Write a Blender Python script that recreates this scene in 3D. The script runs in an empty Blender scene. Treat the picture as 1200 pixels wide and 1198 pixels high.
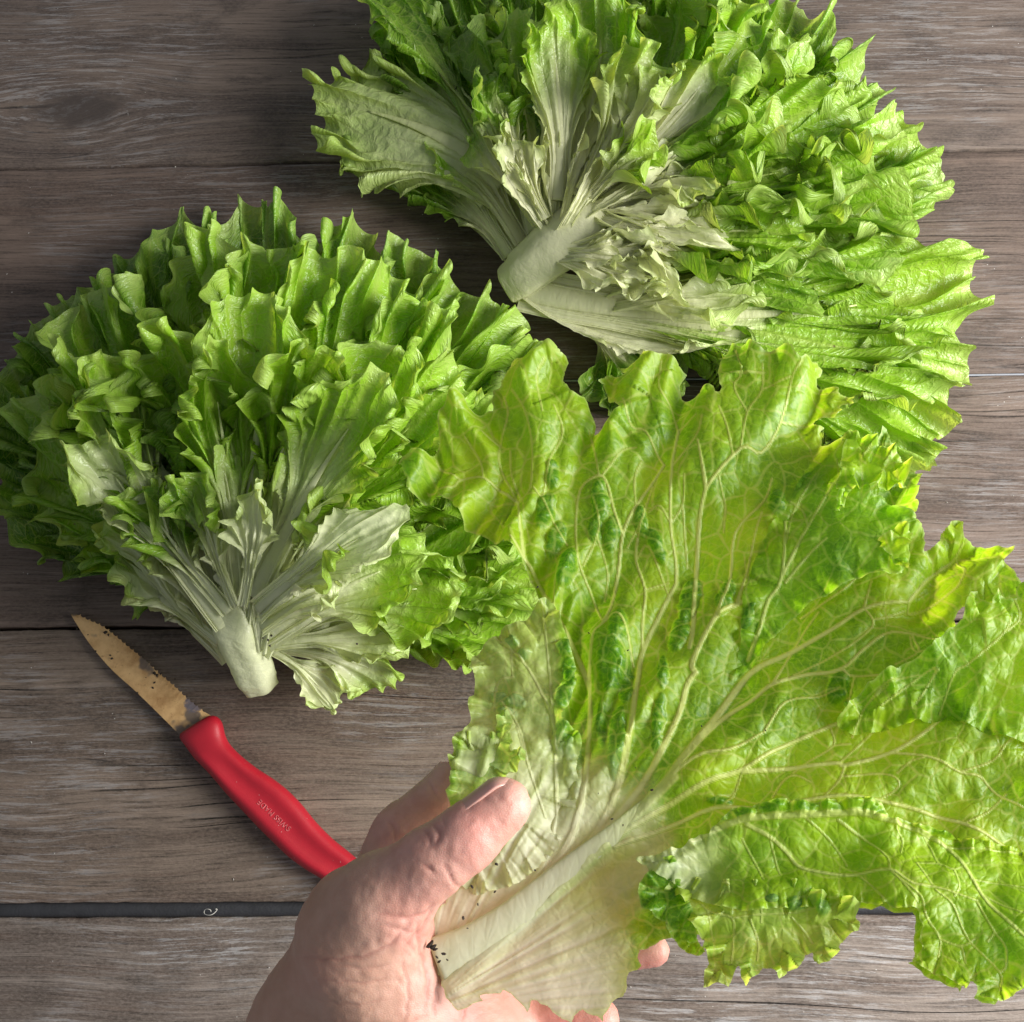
import bpy, bmesh, math, random
import numpy as np
from mathutils import Vector, Matrix, Euler
# ---------------------------------------------------------------- camera, world, light
scene = bpy.context.scene
COL = scene.collection
F = 1177.0; CAMZ = 0.5
R_CAM = Euler((math.radians(12.0), math.radians(1.3), math.radians(-0.4))).to_matrix()
cd = bpy.data.cameras.new('camera'); cam = bpy.data.objects.new('camera', cd); COL.objects.link(cam)
cam.location = (0, 0, CAMZ); cam.rotation_euler = R_CAM.to_euler()
cd.sensor_width = 36; cd.lens = 36*F/1200; cd.clip_start = 0.01; cd.clip_end = 50
scene.camera = cam
world = bpy.data.worlds.new('World'); scene.world = world; world.use_nodes = True
world.node_tree.nodes['Background'].inputs[0].default_value = (0.84, 0.90, 1.0, 1)
world.node_tree.nodes['Background'].inputs[1].default_value = 0.28
def area(name, loc, aim, sx, sy, power, col):
    ld = bpy.data.lights.new(name, 'AREA'); ld.shape = 'RECTANGLE'; ld.size = sx; ld.size_y = sy
    ld.energy = power; ld.color = col
    o = bpy.data.objects.new(name, ld); COL.objects.link(o); o.location = loc
    o.rotation_euler = (Vector(aim)-Vector(loc)).to_track_quat('-Z', 'Y').to_euler()
area('window_light', (0.88, 0.02, 0.50), (0.0, 0.06, 0.05), 0.50, 0.70, 28.5, (1.0, 0.985, 0.96))
scene.view_settings.view_transform = 'Standard'; scene.view_settings.look = 'None'
scene.view_settings.exposure = 0.0; scene.view_settings.gamma = 1
scene.cycles.max_bounces = 8; scene.cycles.transparent_max_bounces = 8
scene.cycles.use_denoising = True

# ---------------------------------------------------------------- helpers
RC = np.array(R_CAM)
def P(px, py, z):
    """point of the real scene that stands at height z on the line of sight of a photograph point"""
    px = np.asarray(px, float); py = np.asarray(py, float); z = np.asarray(z, float)
    d = np.stack(np.broadcast_arrays((px-600)/F, -(py-599)/F, -np.ones_like(px+py)), -1) @ RC.T
    t = (z-CAMZ)/d[..., 2]
    out = d*t[..., None]; out[..., 2] += CAMZ
    return out
def sm(a, b, x):
    t = np.clip((x-a)/(b-a), 0, 1); return t*t*(3-2*t)
def _h(ix, iy, s):
    n = (ix*374761393 + iy*668265263 + s*974634777) & 0x7fffffff
    n = ((n ^ (n >> 13))*1274126177) & 0x7fffffff
    return ((n ^ (n >> 16)) & 0xffff)/65535.0
def noise(x, y=0.0, s=0):
    x, y = np.broadcast_arrays(np.asarray(x, float), np.asarray(y, float))
    ix = np.floor(x).astype(np.int64); iy = np.floor(y).astype(np.int64)
    fx = x-ix; fy = y-iy; fx = fx*fx*(3-2*fx); fy = fy*fy*(3-2*fy)
    a = _h(ix, iy, s); b = _h(ix+1, iy, s); c = _h(ix, iy+1, s); d = _h(ix+1, iy+1, s)
    return ((a*(1-fx)+b*fx)*(1-fy)+(c*(1-fx)+d*fx)*fy)*2-1
def fbm(x, y=0.0, s=0, o=3):
    r = 0; a = 1
    for i in range(o): r = r+a*noise(x*2**i, y*2**i, s+17*i); a *= .5
    return r
def mesh_obj(name, verts, faces, mat, parent=None, smooth=True, flat=None, lf=None):
    me = bpy.data.meshes.new(name)
    verts = np.asarray(verts, np.float32)
    if isinstance(faces, np.ndarray):
        k = faces.shape[1]; n = len(faces)
        me.vertices.add(len(verts)); me.vertices.foreach_set('co', verts.ravel())
        me.loops.add(n*k); me.loops.foreach_set('vertex_index', faces.astype(np.int32).ravel())
        me.polygons.add(n); me.polygons.foreach_set('loop_start', np.arange(0, n*k, k, dtype=np.int32))
        me.update(calc_edges=True)
    else:
        me.from_pydata(verts.tolist(), [], faces); me.update()
    if smooth: me.polygons.foreach_set('use_smooth', np.ones(len(me.polygons), bool))
    if flat is not None:
        a = me.attributes.new('flat', 'FLOAT_VECTOR', 'POINT'); a.data.foreach_set('vector', np.asarray(flat, np.float32).ravel())
    if lf is not None:
        a = me.attributes.new('lf', 'FLOAT_COLOR', 'POINT'); a.data.foreach_set('color', np.asarray(lf, np.float32).ravel())
    if mat: me.materials.append(mat)
    o = bpy.data.objects.new(name, me); COL.objects.link(o); o.parent = parent
    return o
def thing(name, label, cat, loc=(0, 0, 0), group=None):
    o = bpy.data.objects.new(name, None); COL.objects.link(o); o.location = (0, 0, 0)
    o.empty_display_size = .02
    o['label'] = label; o['category'] = cat
    if group: o['group'] = group
    return o

class NT:
    def __init__(self, name):
        self.m = bpy.data.materials.new(name); self.m.use_nodes = True
        self.t = self.m.node_tree; self.t.nodes.clear()
        self.out = self.t.nodes.new('ShaderNodeOutputMaterial')
    def n(self, typ, ins=None, **kw):
        nd = self.t.nodes.new(typ)
        for k, v in kw.items(): setattr(nd, k, v)
        for k, v in (ins or {}).items(): self.set(nd.inputs[k], v)
        return nd
    def set(self, sock, v):
        if isinstance(v, bpy.types.NodeSocket): self.t.links.new(v, sock)
        elif isinstance(v, bpy.types.Node): self.t.links.new(v.outputs[0], sock)
        else:
            if hasattr(sock, 'default_value') and isinstance(v, (tuple, list)) and len(v) == 3 and sock.type == 'RGBA': v = (*v, 1)
            sock.default_value = v
    def math(self, op, a, b=0.0, c=None, clamp=False):
        nd = self.t.nodes.new('ShaderNodeMath'); nd.operation = op; nd.use_clamp = clamp
        self.set(nd.inputs[0], a); self.set(nd.inputs[1], b)
        if c is not None: self.set(nd.inputs[2], c)
        return nd.outputs[0]
    def ramp(self, x, lo, hi, a=0.0, b=1.0):
        nd = self.n('ShaderNodeMapRange', {0: x, 1: lo, 2: hi, 3: a, 4: b}, interpolation_type='SMOOTHSTEP'); return nd.outputs[0]
    def mix(self, f, a, b, mode='MIX'):
        nd = self.t.nodes.new('ShaderNodeMix'); nd.data_type = 'RGBA'; nd.blend_type = mode
        self.set(nd.inputs[0], f); self.set(nd.inputs[6], a); self.set(nd.inputs[7], b); return nd.outputs[2]
    def noise(self, vec, scale, detail=3, rough=.5, dist=0.0):
        return self.n('ShaderNodeTexNoise', {'Vector': vec, 'Scale': scale, 'Detail': detail, 'Roughness': rough, 'Distortion': dist}).outputs['Fac']
    def scalev(self, vec, s, off=(0, 0, 0)):
        nd = self.n('ShaderNodeMapping', {'Vector': vec, 'Scale': s, 'Location': off}); return nd.outputs[0]

# ---------------------------------------------------------------- materials
def wood(name, off, dark, light, rust, white, fiber, crack_amt, knot=None, rough=.75, y_mid=0.0):
    t = NT(name)
    tc = t.n('ShaderNodeTexCoord').outputs['Object']
    v = t.n('ShaderNodeVectorMath', {0: tc, 1: off}, operation='ADD').outputs[0]
    # slow waviness of the grain
    wob = t.noise(t.scalev(v, (5, 9, 5)), 1.0, 2)
    wv = t.n('ShaderNodeCombineXYZ', {1: t.math('MULTIPLY', t.math('SUBTRACT', wob, .5), .022)}).outputs[0]
    g = t.n('ShaderNodeVectorMath', {0: v, 1: wv}, operation='ADD').outputs[0]
    if knot:
        kx, ky, kr = knot
        rel = t.n('ShaderNodeVectorMath', {0: tc, 1: (-kx, -ky, 0)}, operation='ADD').outputs[0]
        rs = t.scalev(rel, (1/(kr*2.2), 1/kr, 0))
        kd = t.n('ShaderNodeVectorMath', {0: rs}, operation='LENGTH').outputs['Value']
        fall = t.ramp(kd, 0.2, 2.4, 1, 0)
        sep = t.n('ShaderNodeSeparateXYZ', {0: rs})
        push = t.math('MULTIPLY', fall, t.math('MULTIPLY', sep.outputs[1], -kr*.75))
        g = t.n('ShaderNodeVectorMath', {0: g, 1: t.n('ShaderNodeCombineXYZ', {1: push}).outputs[0]}, operation='ADD').outputs[0]
    broad = t.noise(t.scalev(g, (4, 28, 4)), 1.0, 4, .6)
    bands = t.noise(t.scalev(g, (3.0, 110, 3)), 1.0, 4, .62)
    fine = t.noise(t.scalev(g, (26, 700, 26)), 1.0, 4, .7)
    fine2 = t.noise(t.scalev(g, (70, 1500, 70)), 1.0, 2, .7)
    thin = t.noise(t.scalev(g, (5, 420, 5), (2, 3, 1)), 1.0, 4, .7)
    blot = t.noise(t.scalev(v, (22, 40, 22)), 1.0, 5, .65)
    c = t.mix(t.ramp(broad, .36, .64), dark, light)
    c = t.mix(t.math('MULTIPLY', t.ramp(bands, .5, .72), .65), c, rust)
    c = t.mix(t.math('MULTIPLY', t.ramp(bands, .50, .30), .60), c, tuple(min(1, x*1.45) for x in light))
    c = t.mix(t.ramp(thin, .54, .68, 0, .5*min(1, fiber)), c, rust)
    c = t.mix(t.ramp(thin, .42, .30, 0, .35*min(1, fiber)), c, tuple(min(1, x*1.5) for x in light))
    c = t.mix(t.ramp(fine, .50, .34, 0, .75), c, tuple(x*.35 for x in dark))
    c = t.mix(t.ramp(fine, .56, .75, 0, .5), c, tuple(min(1, x*1.75) for x in light))
    c = t.mix(t.math('MULTIPLY', t.ramp(blot, .48, .66), .7), c, tuple(x*.62 for x in dark))
    # faded whitish weathering in streaks
    wm = t.noise(t.scalev(g, (26, 420, 14), (3, 1, 0)), 1.0, 6, .82)
    wb = t.noise(t.scalev(v, (9, 14, 9), (7, 0, 0)), 1.0, 3, .6)
    wmask = t.math('MULTIPLY', t.ramp(wm, .51, .57), t.ramp(wb, .42, .6))
    c = t.mix(t.math('MULTIPLY', wmask, white*.7), c, (.44, .43, .43))
    # hairline checks that follow the grain
    cn = t.noise(t.scalev(g, (1.5, 46, 2), (11, 5, 0)), 1.0, 2, .5)
    cl = t.math('ABSOLUTE', t.math('SUBTRACT', cn, .5))
    cgate = t.ramp(t.noise(t.scalev(v, (7, 26, 7), (1, 9, 4)), 1.0, 2), .5, .6)
    crack = t.math('MULTIPLY', t.ramp(cl, .001, .007, 1, 0), t.math('MULTIPLY', cgate, crack_amt))
    c = t.mix(crack, c, (.012, .009, .007))
    spk = t.n('ShaderNodeTexVoronoi', {'Vector': t.scalev(v, (1, 1, 1)), 'Scale': 260.0}).outputs['Distance']
    sg = t.noise(v, 60, 2)
    c = t.mix(t.math('MULTIPLY', t.ramp(spk, .10, .04), t.ramp(sg, .6, .66)), c, (.55, .52, .48))
    # rough sawn fuzz across the grain
    fz = t.noise(t.scalev(v, (420, 900, 400)), 1.0, 3, .7)
    c = t.mix(t.ramp(fz, .35, .7, 0, .38), c, tuple(min(1, x*1.25) for x in light))
    if knot:
        ang = t.noise(t.scalev(rs, (1.6, 1.6, 1)), 1.5, 3)
        kk = t.math('ADD', kd, t.math('MULTIPLY', t.math('SUBTRACT', ang, .5), .8))
        c = t.mix(t.ramp(kk, .35, 1.0, .75, 0), c, (.035, .027, .024))
    h = t.math('ADD', t.math('MULTIPLY', fine, .6*fiber), t.math('MULTIPLY', bands, .3*fiber))
    h = t.math('SUBTRACT', h, t.math('MULTIPLY', thin, 1.0*fiber))
    h = t.math('ADD', h, t.math('MULTIPLY', fine2, .22*fiber))
    h = t.math('ADD', h, t.math('MULTIPLY', fz, .25*fiber))
    h = t.math('SUBTRACT', h, t.math('MULTIPLY', crack, 1.4))
    b = t.n('ShaderNodeBump', {'Height': h, 'Strength': .85, 'Distance': .0008})
    ro = t.ramp(fine, .3, .7, rough+.1, rough-.14)
    p = t.n('ShaderNodeBsdfPrincipled', {'Base Color': c, 'Roughness': ro, 'Specular IOR Level': .42, 'Normal': b})
    t.set(t.out.inputs[0], p); return t.m

def leaf_mat(name, gd, gl, pale=(.60, .64, .36), veinc=(.42, .52, .13), cell=170.0, transl=.42, bumpd=.0004, rough=.36, tboost=1.5, brown=0.0, vein_fine=.55, tvar=1.3):
    t = NT(name)
    fl = t.n('ShaderNodeAttribute', attribute_name='flat').outputs['Vector']
    at = t.n('ShaderNodeAttribute', attribute_name='lf')
    sp = t.n('ShaderNodeSeparateColor', {0: at.outputs['Color']})
    pl, vn, ed, tone = sp.outputs[0], sp.outputs[1], sp.outputs[2], at.outputs['Alpha']
    dn = t.n('ShaderNodeTexNoise', {'Vector': fl, 'Scale': 90.0, 'Detail': 2.0})
    dv = t.n('ShaderNodeVectorMath', {0: dn.outputs['Color'], 1: (.5, .5, .5)}, operation='SUBTRACT').outputs[0]
    dv = t.n('ShaderNodeVectorMath', {0: dv, 3: .006}, operation='SCALE').outputs[0]
    f2 = t.n('ShaderNodeVectorMath', {0: fl, 1: dv}, operation='ADD').outputs[0]
    v1 = t.n('ShaderNodeTexVoronoi', {'Vector': f2, 'Scale': cell}, feature='DISTANCE_TO_EDGE', voronoi_dimensions='2D').outputs[0]
    v2 = t.n('ShaderNodeTexVoronoi', {'Vector': f2, 'Scale': cell*2.9}, feature='DISTANCE_TO_EDGE', voronoi_dimensions='2D').outputs[0]
    m1 = t.ramp(v1, .015, .075, 1, 0); m2 = t.ramp(v2, .02, .10, 1, 0)
    big = t.noise(fl, 45, 4, .6)
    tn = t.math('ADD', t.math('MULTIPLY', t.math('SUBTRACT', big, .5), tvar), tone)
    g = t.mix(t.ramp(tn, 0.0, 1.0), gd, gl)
    sn = t.noise(fl, 900, 3, .7)
    g = t.mix(t.ramp(sn, .35, .75, 0, .3), g, tuple(x*1.5 for x in gl))
    vm = t.math('MAXIMUM', vn, t.math('MAXIMUM', t.math('MULTIPLY', m1, vein_fine), t.math('MULTIPLY', m2, vein_fine*.36)))
    c = t.mix(vm, g, veinc)
    pn = t.math('ADD', pl, t.math('MULTIPLY', t.math('SUBTRACT', t.noise(fl, 70, 3), .5), .25), clamp=True)
    pn = t.math('MULTIPLY', pn, t.ramp(pl, 0, .25))
    pc = t.mix(t.ramp(t.noise(fl, 55, 3), .4, .65, 0, brown), pale, (.42, .31, .17))
    c = t.mix(pn, c, pc)
    c = t.mix(t.math('MULTIPLY', ed, .6), c, (.50, .64, .22))
    spot = t.n('ShaderNodeTexVoronoi', {'Vector': fl, 'Scale': 95.0}).outputs['Distance']
    sgate = t.ramp(t.noise(fl, 31, 2), .63, .68)
    c = t.mix(t.math('MULTIPLY', t.ramp(spot, .09, .03), sgate), c, (.16, .10, .03))
    hv = t.math('MULTIPLY', t.ramp(v1, 0, .35), 1.0)
    h = t.math('ADD', hv, t.math('MULTIPLY', t.ramp(v2, 0, .3), .35))
    h = t.math('ADD', h, t.math('MULTIPLY', t.noise(fl, 260, 3, .6), .8))
    h = t.math('MULTIPLY', h, t.ramp(pl, 1.0, .3, .35, 1))
    h = t.math('ADD', h, t.math('MULTIPLY', vn, 1.2))
    b = t.n('ShaderNodeBump', {'Height': h, 'Strength': .7, 'Distance': bumpd})
    ro = t.math('ADD', t.math('MULTIPLY', t.noise(fl, 120, 3), .28), rough-.12)
    p = t.n('ShaderNodeBsdfPrincipled', {'Base Color': c, 'Roughness': ro, 'Specular IOR Level': .5, 'Normal': b})
    tcx = t.mix(.65, c, t.mix(1.0, c, (tboost*.92, tboost*1.0, tboost*.25, 1), 'MULTIPLY'))
    tc = t.mix(1.0, tcx, (tboost, tboost, tboost, 1), 'MULTIPLY')
    tc = t.mix(1.0, tc, (.80, .86, .56, 1), 'DARKEN')
    tr = t.n('ShaderNodeBsdfTranslucent', {'Color': tc, 'Normal': b})
    mx = t.n('ShaderNodeMixShader', {0: transl, 1: p, 2: tr})
    t.set(t.out.inputs[0], mx); return t.m

def plain(name, col, rough=.5, bump=0.0, bscale=500, metallic=0.0, var=.15, spec=.5, vscale=60):
    t = NT(name)
    tc = t.n('ShaderNodeTexCoord').outputs['Object']
    n = t.noise(tc, vscale, 4, .6)
    c = t.mix(n, tuple(x*(1-var) for x in col), tuple(min(1, x*(1+var)) for x in col))
    ins = {'Base Color': c, 'Roughness': rough, 'Metallic': metallic, 'Specular IOR Level': spec}
    if bump: ins['Normal'] = t.n('ShaderNodeBump', {'Height': t.noise(tc, bscale, 3), 'Strength': bump, 'Distance': .0004})
    t.set(t.out.inputs[0], t.n('ShaderNodeBsdfPrincipled', ins)); return t.m

M_HEADL = leaf_mat('left_head_leaf', (.028, .120, .008), (.29, .50, .030), pale=(.76, .78, .52), transl=.38, rough=.31)
M_HEADR = leaf_mat('right_head_leaf', (.034, .125, .009), (.28, .48, .028), pale=(.72, .72, .47), transl=.38, rough=.31, brown=.06)
M_HELD = leaf_mat('held_leaf_green', (.085, .235, .010), (.33, .50, .014), pale=(.82, .80, .62), veinc=(.66, .75, .22), cell=140, transl=.48, brown=.08, bumpd=.00032, rough=.43, tboost=1.5, vein_fine=.30, tvar=.6)

# ---------------------------------------------------------------- table of planks
seam_px = [None, 197, 455, 737]
SY = [float(P(0, y, 0)[1]) for y in (197, 455, 737)]
yA = float(P(0, 1059, 0)[1]); yB = float(P(0, 1077, 0)[1])
gap = .0007
rows = [(SY[0]+gap, SY[0]+.128), (SY[1]+gap, SY[0]-gap), (SY[2]+gap, SY[1]-gap), (yA, SY[2]-gap), (yB-.126, yB)]
kx, ky = P(95, 128, 0)[:2]
WM = [wood('plank_wood_knotted', (.3, .1, 0), (0.071, 0.053, 0.045), (0.145, 0.109, 0.087), (0.059, 0.037, 0.028), .5, .6, .6, knot=(float(kx), float(ky), .017)),
      wood('plank_wood_brown', (1.7, .4, 0), (0.071, 0.050, 0.040), (0.141, 0.100, 0.078), (0.062, 0.036, 0.026), .35, .7, .5),
      wood('plank_wood_stained', (3.1, .9, 0), (0.073, 0.050, 0.038), (0.149, 0.108, 0.085), (0.071, 0.036, 0.022), .55, 1.0, .7),
      wood('plank_wood_rough', (5.2, 1.7, 0), (0.088, 0.062, 0.047), (0.212, 0.160, 0.123), (0.093, 0.052, 0.035), .55, 1.7, 1.0),
      wood('plank_wood_bleached', (7.9, 2.3, 0), (0.114, 0.085, 0.068), (0.244, 0.200, 0.169), (0.104, 0.058, 0.038), .95, 1.7, 1.0)]
table = thing('wooden_table', 'weathered grey brown wooden table top of wide planks under the lettuces', 'table')
table['kind'] = 'structure'
def plank(y0, y1, mat, sd):
    nx, ny = 320, 26
    x = np.linspace(-.62, .62, nx); v = np.linspace(0, 1, ny)
    e0 = y0+.00035*fbm(x*40, 1.0, sd)+.0002*noise(x*220, 0, sd+3); e1 = y1+.00035*fbm(x*40, 5.0, sd+1)+.0002*noise(x*220, 0, sd+4)
    vv = np.concatenate([[0], [.004], v[1:-1], [.996], [1]]); ny = len(vv)
    Y = e0[:, None]*(1-vv)+e1[:, None]*vv; X = np.repeat(x[:, None], ny, 1)
    d = np.minimum(vv, 1-vv)*(y1-y0)
    Z = -.0009*np.exp(-d/.0008)[None, :]+.00018*fbm(X*9, Y*160, sd+7)-.0004*(1+noise(x*3, 0, sd+9))[:, None]*np.exp(-d/.004)[None, :]
    top = np.stack([X, Y, Z], -1)
    rows_ = [top]
    V = top.reshape(-1, 3)
    idx = np.arange(nx*ny).reshape(nx, ny)
    fc = np.stack([idx[:-1, :-1], idx[1:, :-1], idx[1:, 1:], idx[:-1, 1:]], -1).reshape(-1, 4)
    loop = np.concatenate([idx[:, 0], idx[-1, 1:], idx[-2::-1, -1], idx[0, -2:0:-1]])
    low = V[loop].copy(); low[:, 2] = -.024; n0 = len(V)
    V = np.concatenate([V, low]); m = len(loop); a = np.arange(m); b = (a+1) % m
    sk = np.stack([loop[a], n0+a, n0+b, loop[b]], -1)
    o = mesh_obj('plank', V, np.concatenate([fc, sk]), mat, table)
    return o
for i, (a, b) in enumerate(rows): plank(a, b, WM[i], 31*i+5)
M_DARK = plain('dark_backing', (.02, .017, .015), .9, .4)
M_RUB = plain('dark_rubber', (.028, .028, .031), .55, .5, 900, var=.5, vscale=150)
def tube(pts, rad, seg=10, closed_ends=True, flatten=1.0, up=(0, 0, 1)):
    pts = np.asarray(pts, float); n = len(pts); rad = np.broadcast_to(rad, (n,))
    T = np.gradient(pts, axis=0); T /= np.linalg.norm(T, axis=1)[:, None]+1e-12
    U = np.broadcast_to(np.asarray(up, float), (n, 3)); S = np.cross(T, U); S /= np.linalg.norm(S, axis=1)[:, None]+1e-12
    N = np.cross(S, T); a = np.linspace(0, 2*math.pi, seg, endpoint=False)
    V = pts[:, None]+rad[:, None, None]*(np.cos(a)[None, :, None]*S[:, None]+flatten*np.sin(a)[None, :, None]*N[:, None])
    idx = np.arange(n*seg).reshape(n, seg); j = np.roll(idx, -1, 1)
    fc = [tuple(q) for q in np.stack([idx[:-1], idx[1:], j[1:], j[:-1]], -1).reshape(-1, 4).tolist()]
    if closed_ends: fc += [tuple(idx[0].tolist()), tuple(idx[-1, ::-1].tolist())]
    return V.reshape(-1, 3), fc
xs = np.linspace(-.61, .61, 160)
rz = -.0042+.0002*noise(xs*18, 0, 4)
v_, f_ = tube(np.stack([xs, np.full_like(xs, (yA+yB)/2+.0001), rz], -1), .0037, 14)
o = mesh_obj('seal_strip', v_, f_, M_RUB, table)
def boxm(x0, x1, y0, y1, z0, z1):
    V = [(x, y, z) for z in (z0, z1) for y in (y0, y1) for x in (x0, x1)]
    return V, [(0, 2, 3, 1), (4, 5, 7, 6), (0, 1, 5, 4), (2, 6, 7, 3), (0, 4, 6, 2), (1, 3, 7, 5)]
v_, f_ = boxm(-.61, .61, rows[4][0]+.01, rows[0][1]-.01, -.05, -.026)
mesh_obj('gap_backing', v_, f_, M_DARK, table, smooth=False)  # dark sheet added under the planks to keep the open seams dark
M_PALE = plain('gap_light_paint', (.24, .25, .28), .5, .2)  # pale strip added in the seam, painting the light that shows through
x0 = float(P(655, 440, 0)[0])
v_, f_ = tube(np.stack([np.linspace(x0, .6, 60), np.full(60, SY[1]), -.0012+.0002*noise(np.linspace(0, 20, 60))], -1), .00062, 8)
mesh_obj('gap_light_strip', v_, f_, M_PALE, table)

# ---------------------------------------------------------------- generated lettuce leaves
def bez(p0, p1, p2, p3, t):
    t = t[:, None]; return (1-t)**3*p0+3*(1-t)**2*t*p1+3*(1-t)*t*t*p2+t**3*p3
def leaf(head, mat, b, m, t, W, roll=0, curl=1.0, f1=6.5, cup=.3, pale=(.15, .45), tone=.5, seed=0, M=220, K=58, neck=.22, tipbend=0.0, rib=1.0, tipw=.27, side_pale=.3, teeth=1.0, umax=.72, name='leaf', lean=(0, 0, 1), swing=.9, fan=54, shrink=1.0, opens=.16):
    """b, m, t: (px, py, z) of base, middle and tip; W half width in metres"""
    rs = np.random.RandomState(seed*7+3)
    p0, pm, p1 = [P(*q) for q in (b, m, t)]
    c = 2*pm-.5*(p0+p1)
    tt = np.linspace(0, 1, 60)[:, None]
    sp = (1-tt)**2*p0+2*(1-tt)*tt*c+tt*tt*p1
    sp = p0+(sp-p0)*shrink
    L = np.linalg.norm(np.diff(sp, axis=0), axis=1).sum()
    T = np.gradient(sp, axis=0); T /= np.linalg.norm(T, axis=1)[:, None]
    if tipbend:   # bend last part up (towards its own normal)
        pass
    N = np.broadcast_to(np.asarray(lean, float), T.shape)
    N = N-(N*T).sum(1)[:, None]*T; N /= np.linalg.norm(N, axis=1)[:, None]
    S = np.cross(T, N)
    r = math.radians(roll); S, N = S*math.cos(r)+N*math.sin(r), N*math.cos(r)-S*math.sin(r)
    # fan shaped blade: u runs from base to rim, v across; the margin coordinate psi runs round the whole rim
    NV, NU = M, K
    v = np.sin(np.linspace(-1, 1, NV)*1.35)/math.sin(1.35); u = 1-(1-np.linspace(0, 1, NU))**1.45
    U, V_ = np.meshgrid(u, v, indexing='xy')      # NV, NU
    av = np.abs(V_); sgv = np.sign(V_)
    prof = neck+(1-neck)*sm(opens, .92, U)
    up = np.clip((U-.38)/.62, 0, 1)
    lon = L*(np.minimum(U, .38)+.62*up*np.sqrt(1-.62*V_**2))*(1+.035*fbm(V_*2.2+seed, 0, seed+11, 2)*U)
    lat = V_*W*prof*1.15*np.sqrt(1-.5*up**2*av)*(1+.12*noise(U*3, sgv, seed+12)*U)
    topw = 2*W; side = L*.75
    psi = V_*W+sgv*av**3*(1-U)*side          # metres along the margin
    c = 1-((1-U)**1.35+1e-9)*(1-.93*av**2.5)/(1.0)
    c = np.clip(c, 0, 1)*sm(.05, .4, U)
    w1 = .030/max(f1, .1)*3; w2 = .0112; w3 = .0052
    p_ = rs.rand(8)*6.28
    wob = 1.5*fbm(psi/.03, 0, seed+4, 2)
    ph1 = 6.283*psi/w1+p_[0]+.6*wob; ph2 = 6.283*psi/w2+p_[1]+1.7*wob+2.6*noise(U*7, V_*4, seed+6); ph3 = 6.283*psi/w3+p_[2]+2.5*wob
    am = .8+.45*noise(psi/.022, 0, seed+19)
    A1 = .0046*curl*(.3*c**1.6+.9*c**5); A2 = .0052*curl*am*c**8.5; A3 = .0020*curl*(.7+.5*noise(psi/.012, 0, seed+20))*c**26
    hN = A1*np.sin(ph1)+A2*np.sin(ph2)+A3*np.sin(ph3)
    dS = swing*(A1*.28*np.cos(ph1+.5)+A2*.75*np.cos(ph2)+A3*.5*np.cos(ph3))
    dT = -.5*swing*A2*np.sin(ph2*.5+1)-.25*A1*np.cos(ph1*1.3)
    hN = hN+cup*W*(prof*V_)**2+tipbend*.020*sm(.55, 1.0, U)**1.6-tipbend*.006*sm(.3, .8, U)
    dT = dT-tipbend*.010*sm(.8, 1, U)**2
    # pleats that run down the blade
    hN = hN+.0013*np.sin(V_*11+p_[4]+U*2)*np.sin(3.14*U)*curl+.0008*noise(V_*9+seed, U*2.0, seed+8)
    tooth = teeth*(.0016*np.maximum(0, 1-2.6*np.abs(((psi/.0052+.9*noise(psi/.013, 0, seed+60)) % 1.0)-.5))+.0022*noise(psi/.0105, 0, seed+61))*sm(.93, 1, c)*sm(.1, .35, U)
    topf = sm(.6, 1, U)*(1-av**3); lon = lon+tooth*topf; lat = lat+tooth*sgv*(1-topf)
    lat = lat+dS; lon = lon+dT*sm(.1, .5, U)
    # crinkle between veins
    nv = 7 if W > .03 else 5
    fv = np.abs(((V_*nv/2+.5+.10*noise(U*4, V_*3, seed+1)) % 1.0)-.5)*2
    fv = 1-fv
    wv = .20*(1-.72*U)+.03
    vein = np.exp(-((1-fv)/wv)**2)*(.85-.35*U); mid = np.exp(-(V_*prof*W/(.0042*(1-U)+.0007))**2)
    vein = np.maximum(vein*sm(0, .1, U), mid*(1-.4*U))
    fx, fy = U*L, V_*W*prof
    hN = hN+.0005*fbm(fx*300, fy*300+seed, seed, 2)*sm(0, .3, U)+.0011*noise(fx*95, fy*95, seed+2)*U+.0012*fbm(fx*40, fy*40, seed+3, 2)*U-.0006*vein*(1-U)
    fi = np.clip(lon/L, 0, 1.12)*59; i0 = np.clip(fi.astype(int), 0, 58); fr = (fi-i0)[..., None]
    def at(A): return A[i0]*(1-fr)+A[i0+1]*fr
    V = at(sp)+at(S)*lat[..., None]+at(N)*hN[..., None]
    ar_ = np.concatenate([np.zeros((1, NU)), np.cumsum(np.linalg.norm(np.diff(V, axis=0), axis=-1), 0)]); ar_ = ar_-ar_[NV//2]
    au_ = np.concatenate([np.zeros((NV, 1)), np.cumsum(np.linalg.norm(np.diff(V, axis=1), axis=-1), 1)], 1)
    flat = np.stack([.5*au_+.5*fx+seed*.13, ar_+seed*.07, np.full_like(fx, seed*.37)], -1)
    pl = 1-sm(pale[0], pale[1], U+side_pale*av*.35+.06*noise(fx*60, fy*60, seed+21))
    edge = sm(.955, 1.0, c)*(.6+.4*noise(psi/.01, 0, seed+30))
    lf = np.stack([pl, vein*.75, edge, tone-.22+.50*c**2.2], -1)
    idx = np.arange(NV*NU).reshape(NV, NU)
    fc = np.stack([idx[:-1, :-1], idx[:-1, 1:], idx[1:, 1:], idx[1:, :-1]], -1).reshape(-1, 4)
    ob = mesh_obj(name, V.reshape(-1, 3), fc, mat, head, flat=flat.reshape(-1, 3), lf=lf.reshape(-1, 4))
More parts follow.
